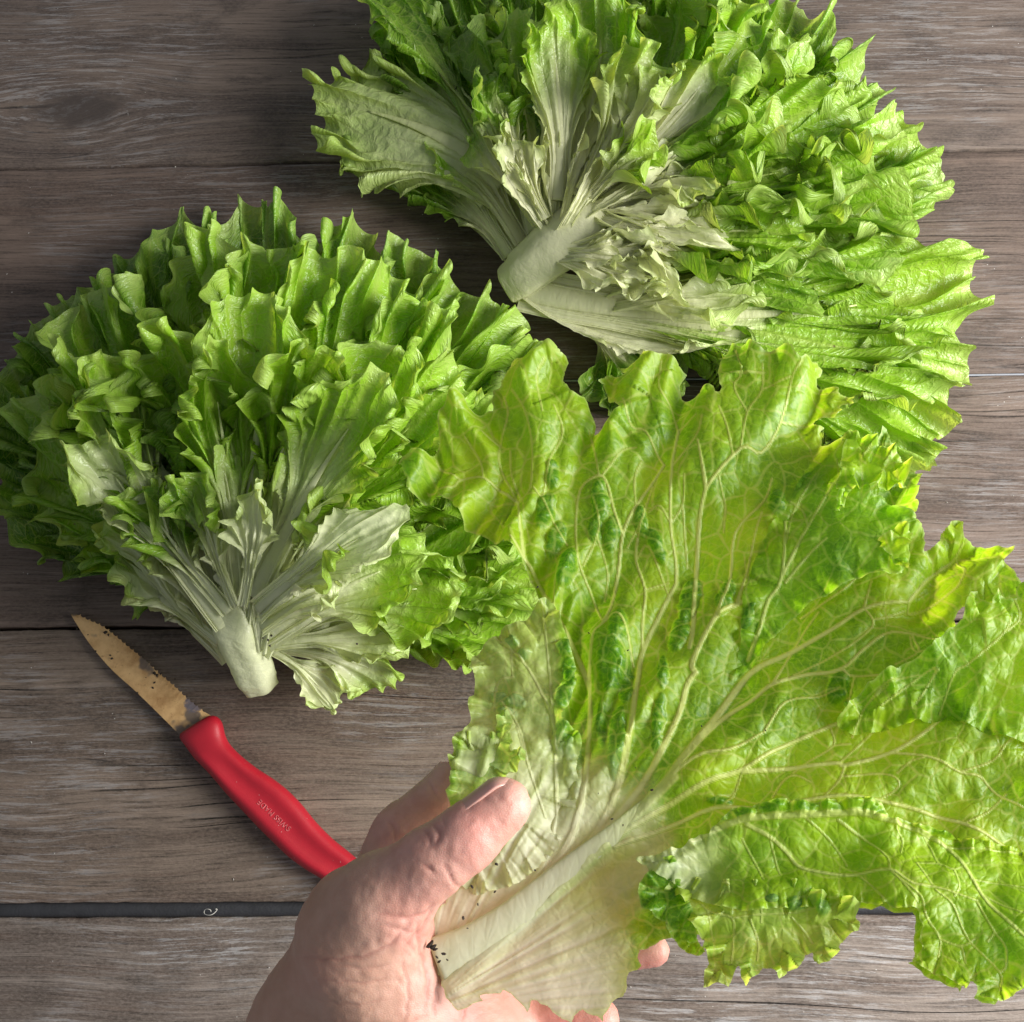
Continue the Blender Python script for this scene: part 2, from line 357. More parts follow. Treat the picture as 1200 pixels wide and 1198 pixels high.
    if rib > 0:
        n = 44; q = sp[:n]-N[:n]*.0008; tr = np.linspace(0, 1, n)
        rr = W*rib*(.17*(1-tr)**1.1+.012)
        vv, ff = tube(q, rr, 12, True, .42, up=(0, 0, 1))
        # orient ribs with leaf normal
        aa = np.linspace(0, 2*math.pi, 12, endpoint=False)
        vv = q[:, None]+rr[:, None, None]*(np.cos(aa)[None, :, None]*S[:n][:, None]+.42*np.sin(aa)[None, :, None]*N[:n][:, None])
        al = tr*n/60
        lfr = np.stack([np.clip(1-sm(pale[0]+.1, pale[1]+.25, al), 0, 1), np.full(n, .8), 0*al, np.full(n, tone)], -1)
        flr = np.stack([np.repeat(al[:, None]*L, 12, 1), np.repeat((aa*.3*rr[:, None])[:, :], 1, 1).reshape(n, 12), np.full((n, 12), seed*.37)], -1)
        mesh_obj('midrib', vv.reshape(-1, 3), ff, mat, ob, flat=flr.reshape(-1, 3), lf=np.repeat(lfr[:, None], 12, 1).reshape(-1, 4))
    return ob

def stem(head, mat, pts, rad, name='stem', seed=0, tone=.4, flatten=.8, seg=36):
    q = np.array([P(*p) for p in pts]); n = 60
    tt = np.linspace(0, len(q)-1, n); ii = np.clip(tt.astype(int), 0, len(q)-2); fr = tt-ii
    c = q[ii]*(1-fr)[:, None]+q[ii+1]*fr[:, None]
    for _ in range(12): c[1:-1] = (c[:-2]+c[1:-1]+c[2:])/3
    rr = np.interp(tt, range(len(q)), rad)
    V, ff = tube(c, rr, seg, True, flatten)
    V = V.reshape(n, seg, 3); a = np.linspace(0, 6.283, seg, endpoint=False)
    cc = c[:, None]; k = 1+.06*np.sin(a*5+seed)[None, :, None]+.03*fbm(tt[:, None]*3+seed, a[None, :]*2, seed)[..., None]
    V = cc+(V-cc)*k
    flat = np.stack([np.repeat(tt[:, None]*.02, seg, 1), np.repeat((a*.01)[None], n, 0), np.full((n, seg), seed*.7)], -1)
    lf = np.zeros((n, seg, 4)); lf[..., 0] = 1; lf[..., 3] = tone
    return mesh_obj(name, V.reshape(-1, 3), ff, mat, head, flat=flat.reshape(-1, 3), lf=lf.reshape(-1, 4))

# ================================================================= LEFT HEAD
HL = thing('lettuce', 'frilly green lettuce head with white ribs and cut stem pointing down beside the knife', 'lettuce', group='lettuce heads on the table')
S_ = 1/2615.0
_n = [100]
def LL(b, m, t, w, **k):
    _n[0] += 1
    k.setdefault('seed', _n[0]); k.setdefault('pale', (.28, .60)); k.setdefault('opens', .26)
    w *= 1.22*(.78 if k['pale'][0] >= .4 else 1); k['tone'] = k.get('tone', .5)+(t[0]-280)/1300.; k['f1'] = k.get('f1', 6.5)*.5; k.setdefault('tipbend', .15+.5*((_n[0]*7) % 5)/5)  # tone rises to the right, painting that side as better lit
    return leaf(HL, M_HEADL, b, m, t, w*S_, **k)
# lowest leaves, lying on the wood
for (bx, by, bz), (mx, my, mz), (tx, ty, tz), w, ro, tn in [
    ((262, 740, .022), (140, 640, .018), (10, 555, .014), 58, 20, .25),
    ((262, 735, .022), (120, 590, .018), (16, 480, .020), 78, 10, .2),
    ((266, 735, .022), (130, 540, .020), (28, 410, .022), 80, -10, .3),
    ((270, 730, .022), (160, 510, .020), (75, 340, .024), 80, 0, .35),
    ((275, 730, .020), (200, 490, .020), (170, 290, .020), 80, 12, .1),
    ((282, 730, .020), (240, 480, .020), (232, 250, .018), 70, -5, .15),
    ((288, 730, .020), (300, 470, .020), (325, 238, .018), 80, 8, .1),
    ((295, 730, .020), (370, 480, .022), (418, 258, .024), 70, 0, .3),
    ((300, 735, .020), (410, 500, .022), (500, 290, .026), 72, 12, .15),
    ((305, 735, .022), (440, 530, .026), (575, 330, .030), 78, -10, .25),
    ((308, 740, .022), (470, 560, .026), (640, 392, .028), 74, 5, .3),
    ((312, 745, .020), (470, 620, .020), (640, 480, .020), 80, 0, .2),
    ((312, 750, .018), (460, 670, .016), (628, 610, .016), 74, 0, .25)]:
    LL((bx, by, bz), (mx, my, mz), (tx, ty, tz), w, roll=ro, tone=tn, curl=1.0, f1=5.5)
# middle whorl
for b, m, t, w, ro, tn, cu in [
    ((262, 740, .034), (140, 600, .040), (42, 452, .050), 62, 24, .45, 1.0),
    ((266, 730, .036), (165, 520, .044), (105, 345, .052), 60, -14, .6, 1.1),
    ((270, 726, .036), (190, 500, .044), (155, 318, .052), 62, 10, .55, 1.1),
    ((280, 720, .036), (258, 480, .044), (262, 268, .050), 62, 0, .6, 1.0),
    ((286, 720, .036), (300, 470, .044), (330, 275, .054), 66, 14, .55, 1.0),
    ((292, 720, .036), (345, 490, .046), (385, 290, .054), 60, 0, .65, .9),
    ((296, 724, .036), (385, 500, .046), (450, 318, .052), 62, -8, .5, 1.05),
    ((300, 728, .036), (420, 520, .048), (520, 355, .054), 66, 8, .55, 1.05),
    ((308, 738, .034), (450, 590, .042), (590, 470, .044), 62, -10, .55, 1.0),
    ((310, 745, .030), (450, 650, .034), (585, 560, .034), 62, 0, .4, 1.0),
    ((260, 742, .032), (165, 650, .032), (80, 560, .036), 48, 14, .45, 1.0),
    ((262, 748, .028), (190, 690, .024), (115, 650, .022), 34, 20, .45, 1.0)]:
    LL(b, m, t, w, roll=ro*1.0+((_n[0]*37) % 9-4)*9, tone=tn+((_n[0]*13) % 5-2)*.09, curl=cu*1.1, f1=6.0)
for b, m, t, w, ro, tn in [
    ((306, 732, .030), (470, 570, .034), (655, 425, .034), 62, 18, .45), ((308, 738, .026), (470, 640, .026), (665, 560, .020), 72, 8, .35),
    ((310, 745, .022), (470, 680, .020), (668, 660, .016), 66, -6, .45), ((311, 750, .020), (480, 725, .016), (650, 745, .010), 54, 6, .6)]:
    LL(b, m, t, w, roll=ro, tone=tn, curl=1.0)
# dark inner leaves seen deep between the ribs
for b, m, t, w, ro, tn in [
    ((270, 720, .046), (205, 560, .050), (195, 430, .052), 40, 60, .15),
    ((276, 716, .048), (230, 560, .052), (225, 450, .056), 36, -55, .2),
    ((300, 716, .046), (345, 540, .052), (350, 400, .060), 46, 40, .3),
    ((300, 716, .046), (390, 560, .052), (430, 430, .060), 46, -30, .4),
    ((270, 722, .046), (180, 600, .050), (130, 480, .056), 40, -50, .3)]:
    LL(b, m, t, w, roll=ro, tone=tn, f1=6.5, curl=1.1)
# upper leaves, nearest the eye
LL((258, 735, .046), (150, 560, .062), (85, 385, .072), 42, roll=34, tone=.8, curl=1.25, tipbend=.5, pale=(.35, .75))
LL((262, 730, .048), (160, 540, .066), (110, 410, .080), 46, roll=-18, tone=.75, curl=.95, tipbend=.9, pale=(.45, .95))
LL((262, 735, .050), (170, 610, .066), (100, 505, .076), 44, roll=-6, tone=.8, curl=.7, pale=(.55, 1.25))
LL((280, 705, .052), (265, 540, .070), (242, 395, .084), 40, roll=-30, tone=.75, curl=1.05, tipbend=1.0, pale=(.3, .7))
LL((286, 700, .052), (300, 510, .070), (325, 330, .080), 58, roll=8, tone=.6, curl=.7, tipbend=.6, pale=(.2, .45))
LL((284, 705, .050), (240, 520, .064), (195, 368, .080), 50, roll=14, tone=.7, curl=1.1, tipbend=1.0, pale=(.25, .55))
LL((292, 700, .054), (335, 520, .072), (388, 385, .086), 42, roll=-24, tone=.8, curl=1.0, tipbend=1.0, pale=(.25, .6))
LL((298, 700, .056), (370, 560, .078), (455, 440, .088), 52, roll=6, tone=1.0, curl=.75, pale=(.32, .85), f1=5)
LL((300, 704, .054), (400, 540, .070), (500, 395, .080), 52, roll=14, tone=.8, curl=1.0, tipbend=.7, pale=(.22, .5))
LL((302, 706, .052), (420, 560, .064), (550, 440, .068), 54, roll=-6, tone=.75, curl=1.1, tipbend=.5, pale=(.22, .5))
LL((284, 712, .062), (296, 640, .078), (300, 560, .084), 26, roll=0, tone=.8, curl=.55, pale=(.55, 1.5))
LL((275, 712, .056), (245, 630, .070), (222, 545, .076), 26, roll=20, tone=.6, curl=.8, pale=(.4, .9))
LL((268, 718, .054), (205, 640, .064), (150, 560, .070), 30, roll=10, tone=.5, curl=1.0, pale=(.35, .75))
LL((300, 715, .060), (380, 655, .082), (478, 602, .086), 38, roll=-8, tone=1.0, curl=.45, pale=(.8, 1.6), neck=.3)
LL((304, 722, .058), (360, 670, .076), (420, 640, .080), 36, roll=24, tone=.9, curl=.8, pale=(.5, 1.1), neck=.3)
LL((304, 735, .054), (360, 700, .070), (398, 690, .070), 30, roll=10, tone=.9, curl=.8, pale=(.6, 1.6), neck=.4)
LL((308, 745, .044), (400, 690, .056), (500, 650, .056), 46, roll=-6, tone=.8, curl=.85, pale=(.35, .95), neck=.35)
LL((310, 750, .038), (430, 700, .044), (560, 690, .040), 50, roll=-14, tone=.65, curl=.8, pale=(.3, .9))
LL((312, 755, .034), (400, 745, .036), (500, 745, .030), 44, roll=10, tone=.85, curl=.8, pale=(.5, 1.3))
LL((312, 760, .030), (360, 790, .028), (392, 832, .014), 26, roll=20, tone=.9, curl=.6, pale=(.6, 1.5))
LL((314, 758, .026), (400, 772, .022), (462, 800, .012), 34, roll=-10, tone=.8, curl=.8, pale=(.45, 1.2))
LL((312, 752, .026), (480, 720, .020), (625, 735, .012), 46, roll=0, tone=.7, curl=.8, pale=(.3, .8))
LL((256, 752, .040), (190, 690, .044), (130, 600, .050), 34, roll=30, tone=.6, curl=1.0, pale=(.5, 1.1))
# pale ribs bundled round the stem
for i, (b, m, t, w) in enumerate([
    ((276, 772, .030), (225, 680, .048), (150, 545, .062), 18), ((280, 768, .036), (240, 670, .054), (195, 540, .064), 18),
    ((290, 765, .040), (276, 660, .058), (268, 530, .068), 18), ((298, 762, .040), (318, 660, .060), (350, 530, .070), 18),
    ((304, 766, .036), (355, 670, .056), (430, 560, .068), 18), ((272, 770, .026), (205, 700, .036), (118, 610, .042), 18)]):
    LL(b, m, t, w*1.9, tone=.7, curl=.8, pale=(.62, 1.05), neck=.42, rib=1.3, opens=.35, f1=8, M=60, K=36)
stem(HL, M_HEADL, [(306, 806, .020), (298, 790, .026), (288, 764, .034), (278, 735, .042), (270, 705, .046)], [.0080, .0094, .0100, .0112, .0090], seed=2, tone=.8)
M_CUT = plain('cut_stem', (.42, .30, .17), .6, .5, 700, var=.35, vscale=300)
cp = P(305, 803, .0195)
vv, ff = tube([cp+(.0006, -.0010, -.0005), cp+(.0002, -.0003, 0), cp+(-.0012, .0022, .0004)], [.0062, .0074, .0084], 20, True, .75)
mesh_obj('cut_face', vv, ff, M_CUT, HL)
# ================================================================= RIGHT HEAD
HR = thing('lettuce', 'sliced open lettuce head with exposed pale core behind the other two pieces', 'lettuce', group='lettuce heads on the table')
_n[0] = 400
def RR(b, m, t, w, **k):
    _n[0] += 1
    k.setdefault('seed', _n[0]); k.setdefault('pale', (.24, .55))
    w *= 1.2; k['f1'] = k.get('f1', 6.5)*.55; k.setdefault('tipbend', .4*((_n[0]*7) % 5)/5)
    return leaf(HR, M_HEADR, b, m, t, w*S_, **k)
for b, m, t, w, ro, tn in [
    ((610, 300, .020), (520, 200, .022), (420, 90, .022), 70, 10, .2),
    ((620, 280, .020), (560, 130, .022), (450, -30, .022), 84, -8, .15),
    ((640, 270, .020), (600, 110, .022), (560, -50, .022), 80, 0, .15),
    ((650, 260, .020), (660, 90, .022), (640, -70, .022), 86, 6, .2),
    ((670, 260, .020), (730, 80, .022), (740, -90, .022), 86, 0, .2),
    ((690, 260, .020), (800, 100, .022), (840, -60, .022), 86, 0, .3),
    ((700, 265, .020), (850, 130, .022), (940, 10, .022), 84, 5, .35),
    ((710, 270, .020), (880, 170, .022), (1030, 80, .022), 84, -5, .35),
    ((715, 280, .020), (900, 220, .022), (1085, 160, .024), 80, 8, .8),
    ((715, 290, .020), (900, 260, .022), (1100, 212, .022), 66, 0, .4),
    ((700, 310, .018), (880, 300, .018), (1060, 285, .018), 84, 0, .3),
    ((660, 350, .018), (850, 400, .016), (1070, 570, .014), 70, 0, .6),
    ((700, 380, .012), (725, 430, .008), (738, 492, .006), 50, 6, .1), ((690, 370, .012), (740, 430, .010), (800, 470, .010), 44, 6, .2)]:
    RR(b, m, t, w, roll=ro, tone=tn, f1=6.5)
for b, m, t, w, ro, tn, cu in [
    ((625, 270, .034), (590, 150, .040), (545, 30, .044), 52, 25, .25, .9),
    ((640, 262, .034), (615, 130, .042), (600, 20, .048), 52, -20, .3, .9),
    ((690, 250, .036), (790, 90, .044), (830, -20, .052), 58, 15, .6, 1.1),
    ((700, 252, .036), (820, 110, .044), (890, 20, .052), 58, -15, .55, 1.1),
    ((706, 256, .036), (840, 140, .044), (950, 60, .052), 56, 25, .6, 1.15),
    ((712, 262, .036), (870, 170, .044), (990, 120, .052), 56, -20, .6, 1.15),
    ((716, 268, .036), (890, 200, .044), (1050, 140, .050), 58, 15, .75, 1.05),
    ((716, 276, .036), (890, 225, .042), (1030, 190, .050), 56, -30, .6, 1.15),
    ((716, 284, .036), (880, 250, .042), (1060, 235, .050), 54, 30, .5, 1.1),
    ((714, 292, .034), (880, 280, .042), (1070, 280, .046), 50, -25, .55, 1.1),
    ((710, 302, .034), (860, 305, .040), (1040, 320, .044), 48, 20, .4, 1.0),
    ((690, 320, .034), (820, 335, .038), (960, 350, .040), 46, -20, .45, 1.0)]:
    RR(b, m, t, w, roll=ro*2.2, tone=tn, curl=cu, f1=7)
# broad outer leaf that droops to the left, lightened in tone to offset the head's shade
RR((590, 215, .034), (490, 148, .044), (352, 118, .034), 80, roll=2, tone=1.3, curl=1.3, opens=.0, pale=(-.4, 1.6), f1=5, tipw=.3, cup=-.3, neck=.4)
RR((612, 285, .030), (560, 205, .036), (515, 160, .034), 42, roll=-12, tone=.5, curl=.6, pale=(.3, .9))
RR((596, 300, .026), (555, 240, .026), (510, 190, .020), 36, roll=30, tone=.3, curl=.6, pale=(.3, .9))
RR((560, 160, .040), (500, 60, .044), (425, -10, .040), 44, roll=-35, tone=.35, curl=.6, pale=(-.5, .1))
# inner leaves
RR((655, 235, .052), (655, 110, .066), (640, 10, .078), 44, roll=-12, tone=.75, curl=.6, pale=(.25, 1.0), f1=5)
RR((668, 228, .052), (700, 90, .062), (700, -20, .074), 52, roll=16, tone=.5, curl=.8, pale=(.2, .8))
RR((684, 225, .056), (730, 130, .068), (762, 50, .078), 40, roll=-25, tone=.9, curl=1.0, pale=(.3, 1.1), f1=9)
RR((690, 222, .056), (745, 140, .070), (778, 80, .080), 30, roll=30, tone=.95, curl=.9, pale=(.4, 1.3), f1=9)
RR((700, 228, .054), (790, 140, .066), (840, 70, .076), 42, roll=-30, tone=.6, curl=1.0, pale=(.5, 1.1), f1=8)
RR((705, 232, .054), (800, 160, .064), (880, 90, .072), 38, roll=35, tone=.5, curl=1.1, pale=(.25, .6))
RR((690, 232, .058), (730, 195, .068), (772, 175, .070), 30, roll=10, tone=.9, curl=1.1, pale=(.2, .9), f1=9)
RR((712, 240, .052), (830, 190, .064), (930, 165, .074), 36, roll=30, tone=.7, curl=1.2, pale=(.2, .6), f1=8)
RR((716, 248, .050), (850, 215, .060), (985, 190, .070), 38, roll=-30, tone=.7, curl=1.2, pale=(.2, .55), f1=8)
RR((716, 256, .050), (860, 240, .058), (1010, 225, .064), 36, roll=24, tone=.8, curl=1.0, pale=(.25, .7), f1=8)
RR((710, 268, .050), (830, 270, .056), (960, 270, .060), 34, roll=-20, tone=.7, curl=1.1, pale=(.25, .7), f1=8)
RR((700, 285, .048), (820, 300, .054), (930, 318, .056), 32, roll=30, tone=.5, curl=1.0, pale=(.25, .7), f1=8)
RR((740, 225, .056), (790, 215, .064), (830, 232, .068), 22, roll=10, tone=1.0, curl=.9, pale=(.4, 1.4), f1=7)
RR((640, 250, .050), (590, 150, .056), (575, 80, .062), 30, roll=-20, tone=.35, curl=.8, pale=(.3, .9))
RR((630, 262, .048), (585, 190, .054), (560, 130, .056), 26, roll=30, tone=.4, curl=.8, pale=(.4, 1.1))
RR((640, 256, .052), (615, 205, .058), (600, 165, .062), 24, roll=0, tone=.5, curl=.8, pale=(.6, 1.5))
# the big outer leaf along the lower right
RR((612, 338, .032), (880, 368, .036), (1150, 325, .032), 74, roll=-4, seed=777, tone=.9, curl=.8, pale=(.25, .75), f1=6, rib=1.1, neck=.3, M=240, lean=(0, -.15, 1))
RR((650, 350, .030), (900, 392, .034), (1130, 432, .030), 76, roll=5, tone=.8, curl=.8, pale=(.15, .5), f1=6, neck=.2)
RR((640, 352, .028), (900, 412, .030), (1105, 530, .022), 78, roll=0, tone=.75, curl=.75, pale=(.15, .5), f1=6, neck=.2, M=240)
RR((720, 360, .036), (790, 352, .048), (890, 350, .050), 24, roll=10, tone=.7, curl=.8, pale=(.5, 1.3), f1=8)
RR((712, 345, .036), (750, 338, .050), (772, 352, .056), 16, roll=40, tone=.9, curl=.8, pale=(.7, 1.8), f1=6)
RR((618, 342, .030), (740, 398, .030), (900, 385, .030), 34, roll=30, tone=.8, curl=.3, pale=(.75, 1.3), f1=6, neck=.35, rib=.9)
# cut core and the cream leaf bases that fan out of it
stem(HR, M_HEADR, [(594, 336, .030), (612, 322, .036), (650, 290, .044), (690, 255, .050), (712, 236, .050)], [.0100, .0120, .0138, .0115, .005], name='core', seed=5, tone=.5, flatten=.5)
rf = random.Random(9)
for i in range(26):
    a = i/25.0
    bx = 640+60*a+rf.uniform(-6, 6); by = 275-30*a+rf.uniform(-8, 8)
    ang = math.radians(120-165*a+rf.uniform(-6, 6)); l = rf.uniform(90, 190)*(1-.2*abs(a-.5))
    tx, ty = bx+l*math.cos(ang), by-l*math.sin(ang)
    z0 = .048+rf.uniform(-.004, .004)
    mx, my = (bx+tx)/2+rf.uniform(-8, 8), (by+ty)/2+rf.uniform(-8, 8)
    RR((bx, by, z0), (mx, my, z0+.010), (tx, ty, z0+rf.uniform(.004, .014)), rf.uniform(6, 12), roll=rf.uniform(-60, 60), tone=rf.uniform(.4, .9), curl=rf.uniform(.08, .35), cup=1.2, pale=(.95, 1.9), neck=.5, rib=.7, f1=4, M=36, K=30, teeth=.2, name='inner_leaf')
for (tx, ty) in [(772, 285), (790, 300), (760, 325), (735, 335), (805, 270), (745, 300)]:
    RR((655, 300, .046), ((655+tx)/2, (300+ty)/2+rf.uniform(-8, 4), .056), (tx, ty, .052), rf.uniform(10, 16), roll=rf.uniform(-30, 30), tone=.6, curl=.5, pale=(1.2, 2.2), neck=.5, rib=.8, f1=5, M=36, K=30, name='inner_leaf')
# ================================================================= HELD LEAF
HH = thing('lettuce_leaf', 'large yellow green veined lettuce leaf held by its pale base in the hand', 'lettuce leaf')
def zleaf(x, y):
    x = np.asarray(x, float); y = np.asarray(y, float)
    return .240+.0000230*(x-520)-.0000560*(1130-y)-.004*np.exp(-((x-690)**2+(y-700)**2)/180.**2)
def poly(s): return np.array([[float(v) for v in q.split(',')] for q in s.split()])
def seg_dist(X, Y, pl, closed=False):
    a = pl; b = np.roll(pl, -1, 0)
    if not closed: a, b = pl[:-1], pl[1:]
    best = np.full(X.shape, 1e9); arc = np.zeros(X.shape); tw = np.zeros(X.shape)
    cx_ = np.zeros(X.shape); cy_ = np.zeros(X.shape)
    L = np.linalg.norm(b-a, axis=1); cum = np.concatenate([[0], np.cumsum(L)])
    for i in range(len(a)):
        d = b[i]-a[i]; l2 = max((d**2).sum(), 1e-9)
        t = np.clip(((X-a[i, 0])*d[0]+(Y-a[i, 1])*d[1])/l2, 0, 1)
        qx, qy = a[i, 0]+t*d[0], a[i, 1]+t*d[1]
        dd = np.hypot(X-qx, Y-qy); m = dd < best
        best = np.where(m, dd, best); arc = np.where(m, cum[i]+t*L[i], arc); cx_ = np.where(m, qx, cx_); cy_ = np.where(m, qy, cy_)
    return best, arc, cum[-1], cx_, cy_
def inside(X, Y, pl):
    r = np.zeros(X.shape, bool); n = len(pl)
    for i in range(n):
        x1, y1 = pl[i]; x2, y2 = pl[(i+1) % n]
        if y1 == y2: continue
        c = ((y1 > Y) != (y2 > Y)) & (X < (x2-x1)*(Y-y1)/(y2-y1)+x1); r ^= c
    return r
def smooth_line(pl, n=4):
    """Catmull-Rom through the points"""
    p = np.vstack([2*pl[0]-pl[1], pl, 2*pl[-1]-pl[-2]]); out = []
    for i in range(1, len(p)-2):
        for t in np.linspace(0, 1, n, endpoint=False):
            out.append(.5*((2*p[i])+(-p[i-1]+p[i+1])*t+(2*p[i-1]-5*p[i]+4*p[i+1]-p[i+2])*t*t+(-p[i-1]+3*p[i]-3*p[i+1]+p[i+2])*t**3))
    out.append(p[-2]); return np.array(out)
VE = [  # width at start, width at end, points
 (30, 13, '535,1155 600,1085 690,1005 750,950 790,915'),
 (12, 4, '780,918 842,835 870,795 890,777 925,762 975,737 1012,714 1066,705'),
 (6, 2, '1066,705 1090,677 1118,656 1127,640'), (3, 2, '1066,705 1070,717 1114,695 1124,682 1128,669 1124,650'),
 (4, 2, '1012,714 1018,690 1020,684'), (3, 1.5, '1014,715 1022,728 1018,740 985,765 930,790'), (2, 1.5, '1022,728 1045,722 1062,715'),
 (9, 3, '740,955 790,905 842,845 880,820 905,802 942,790 987,784 1012,762 1045,742 1100,752'), (4, 2, '987,784 1002,792 1062,789'), (3, 2, '1002,792 997,818'),
 (3, 2, '1062,788 1090,765 1072,765 1066,748'), (3, 1.5, '1068,745 1075,765 1050,778'),
 (3, 1.5, '927,765 945,735 960,715'), (5, 2, '905,802 925,768 932,760'),
 (9, 3, '725,965 745,952 812,892 855,882 895,860'), (4, 2, '895,860 920,825 960,815 985,805'),
 (8, 3, '715,985 760,958 827,920 870,903 915,875 983,845 1012,832 1061,830 1111,832'), (3, 1.5, '1012,832 1035,808 1070,800'), (3, 1.5, '1000,862 1012,832 1035,812'),
 (3, 1.5, '1030,832 1075,800 1088,798 1070,830'), (3, 1.5, '975,850 978,872 950,890 930,905'), (2, 1.5, '978,872 998,870'),
 (7, 4, '870,905 917,900 980,894 990,897 1044,882 1079,862 1113,834 1148,808 1190,797'),
 (4, 3, '1044,882 1087,890 1124,906 1148,910 1170,930 1200,945'), (3, 2, '1124,906 1163,892 1180,870 1210,855'), (3, 1.5, '985,893 1012,868 1040,840'),
 (4, 3, '990,897 982,917 965,935'), (3, 1.5, '985,912 1030,908 1050,915 1048,928 1015,945'), (2, 1.5, '1050,908 1065,895 1080,890'),
 (3, 1.5, '870,905 860,930 845,945'), (3, 2, '905,935 918,915 932,908 950,918'),
 (6, 5, '720,992 765,975 840,945 900,950 935,942 985,935 1042,942 1080,950 1107,957 1130,964 1165,980 1200,1003'), (3, 2, '1130,964 1160,950 1180,930'),
 (8, 5, '815,790 812,777 837,727 862,710 892,697 920,685'), (13, 7, '640,1050 720,960 765,900 795,840 805,805 815,790'),
 (4, 3, '920,685 942,660 965,640'), (5, 2.5, '837,727 855,680 862,622 895,587 905,560'), (4, 2, '862,710 875,672 885,625 893,600'),
 (4, 2.5, '866,705 878,660'), (7, 5, '808,760 812,735 815,675 820,605 827,575'), (6, 3, '827,575 817,520'), (5, 2.5, '827,575 867,530 892,530 915,495 927,447 937,430'),
 (3, 2, '867,530 875,487 892,460 893,430'), (2.5, 1.5, '892,460 925,447'), (2.5, 1.5, '875,487 860,455 868,440 862,410'), (2.5, 1.5, '858,535 850,500 842,480'),
 (2, 1.5, '915,495 945,490'), (2, 1.5, '842,563 850,590 848,620'), (6, 3.5, '877,770 890,737 900,705 915,680 920,612'), (5, 3, '915,680 945,622 970,580 982,565 995,545'), (3, 1.5, '970,573 1000,575 1030,560'),
 (3, 1.5, '945,622 940,600 925,590'), (2.5, 1.5, '920,612 945,612'), (2.5, 2, '982,565 975,540 985,525'), (2.5, 1.5, '920,640 930,600 955,560'),
 (13, 5, '615,1075 700,975 735,880 747,797 752,765 767,730 792,680'), (4.5, 4, '792,680 792,655 786,612 787,550 795,502'), (3, 2, '795,502 787,475 772,455 775,425'), (2.5, 1.5, '795,502 815,487'), (2.5, 1.5, '787,550 815,515 822,490'),
 (2.5, 1.5, '786,612 800,590 802,560'), (2.5, 1.5, '786,612 773,594 760,600'), (2, 1.5, '800,590 805,660'),
 (4, 4, '752,765 754,720 756,690 745,655 747,630'), (2.5, 2, '747,630 753,607 765,570'), (2.5, 2, '756,690 783,680'), (2.5, 2, '745,655 760,640 785,700'),
 (12, 5, '600,1080 672,975 690,860 690,790'), (5, 4, '690,790 695,742 705,732 716,707 724,670 730,625 747,590 765,565 778,545'), (4.5, 3, '705,732 722,720 735,740 742,780'),
 (3, 2, '778,545 757,507 740,500 730,470'), (4, 3, '730,625 720,600 712,570 702,560 680,575 675,625 680,665 695,700 706,728'), (2.5, 2, '702,560 695,520 690,500'), (2.5, 1.5, '706,560 730,530 745,525'), (2.5, 2, '745,590 744,560 752,540'),
 (2.5, 1.5, '757,590 752,610 735,640'), (2.5, 2, '684,665 700,630 702,610 695,585'), (2, 1.5, '700,630 712,670 708,700'),
 (10, 5, '590,1075 640,1005 655,905 652,855'), (8, 4, '690,800 675,765 662,740 650,717 630,682 615,660 600,640'), (5, 3.5, '615,660 607,590'), (2.5, 2, '607,590 587,550 586,522 595,487 590,462'),
 (4, 2.5, '607,590 567,562 540,562 530,572 500,575'), (2.5, 2, '540,562 515,545 510,535'), (2.5, 2, '586,522 565,505'), (2.5, 2, '607,590 622,577 624,525 615,487 600,460'), (3, 2, '626,577 637,585 645,542 660,510 650,480'), (2.5, 1.5, '637,590 652,620 665,640'),
 (2.5, 1.5, '612,590 600,560 598,530'), (2.5, 1.5, '567,562 562,540 545,515'),
 (2.5, 2, '650,717 650,690 655,660'), (2, 1.5, '637,490 630,450 640,430'), (2, 1.5, '855,440 868,440 895,440'), (3, 2, '940,720 990,690 1010,670'),
 (3.5, 2, '1090,797 1070,830'), (3, 2, '1100,840 1110,800 1125,790 1160,760 1170,740'), (3, 2, '1165,757 1180,740 1172,715'), (2.5, 2, '1180,748 1200,750'),
]
V_L2 = [(12, 4, '690,1030 740,1010 795,997 842,976 881,967 947,964 982,962 1009,962 1060,974 1107,995 1130,1030 1144,1058 1172,1090 1210,1125'),
 (6, 3, '872,974 900,988 919,1004 933,1020 956,1027 993,1032 1033,1027 1060,1044 1088,1048 1135,1062'), (4, 2.5, '977,969 1012,990 1033,1011 1034,1027'),
 (3, 2, '1046,1039 1069,1060 1075,1083 1093,1107 1091,1128'), (3, 2, '1086,1051 1107,1069 1125,1107 1160,1146 1160,1168'), (3, 2, '1135,1064 1153,1097 1167,1118 1167,1140 1160,1146'),
 (2.5, 1.5, '1034,1027 1050,1045 1065,1065'), (2.5, 2, '1003,1035 1018,1050 1028,1062'), (2.5, 1.5, '940,968 970,990 985,1012 988,1020'), (2, 1.5, '868,990 885,1020 892,1036'),
 (2, 1.5, '900,990 907,1015 912,1030'), (2.5, 1.5, '1078,980 1088,1000 1093,1018'), (2.5, 2, '1067,1018 1093,1018 1110,1025 1130,1015'), (2.5, 1.5, '1067,1018 1083,1045 1088,1048'), (2, 1.5, '1110,1025 1115,1045 1108,1058'),
 (2, 1.5, '1093,1107 1118,1115 1135,1105'), (2, 1.5, '1118,1115 1122,1135'), (2, 1.5, '1147,1110 1155,1100'), (2, 1.5, '1130,1035 1165,1040 1200,1045'), (2.5, 1.5, '1144,1055 1170,1070 1200,1082'),
 (2, 1.5, '1045,975 1053,990 1050,1005'), (4, 3, '1107,995 1140,996 1200,998')]
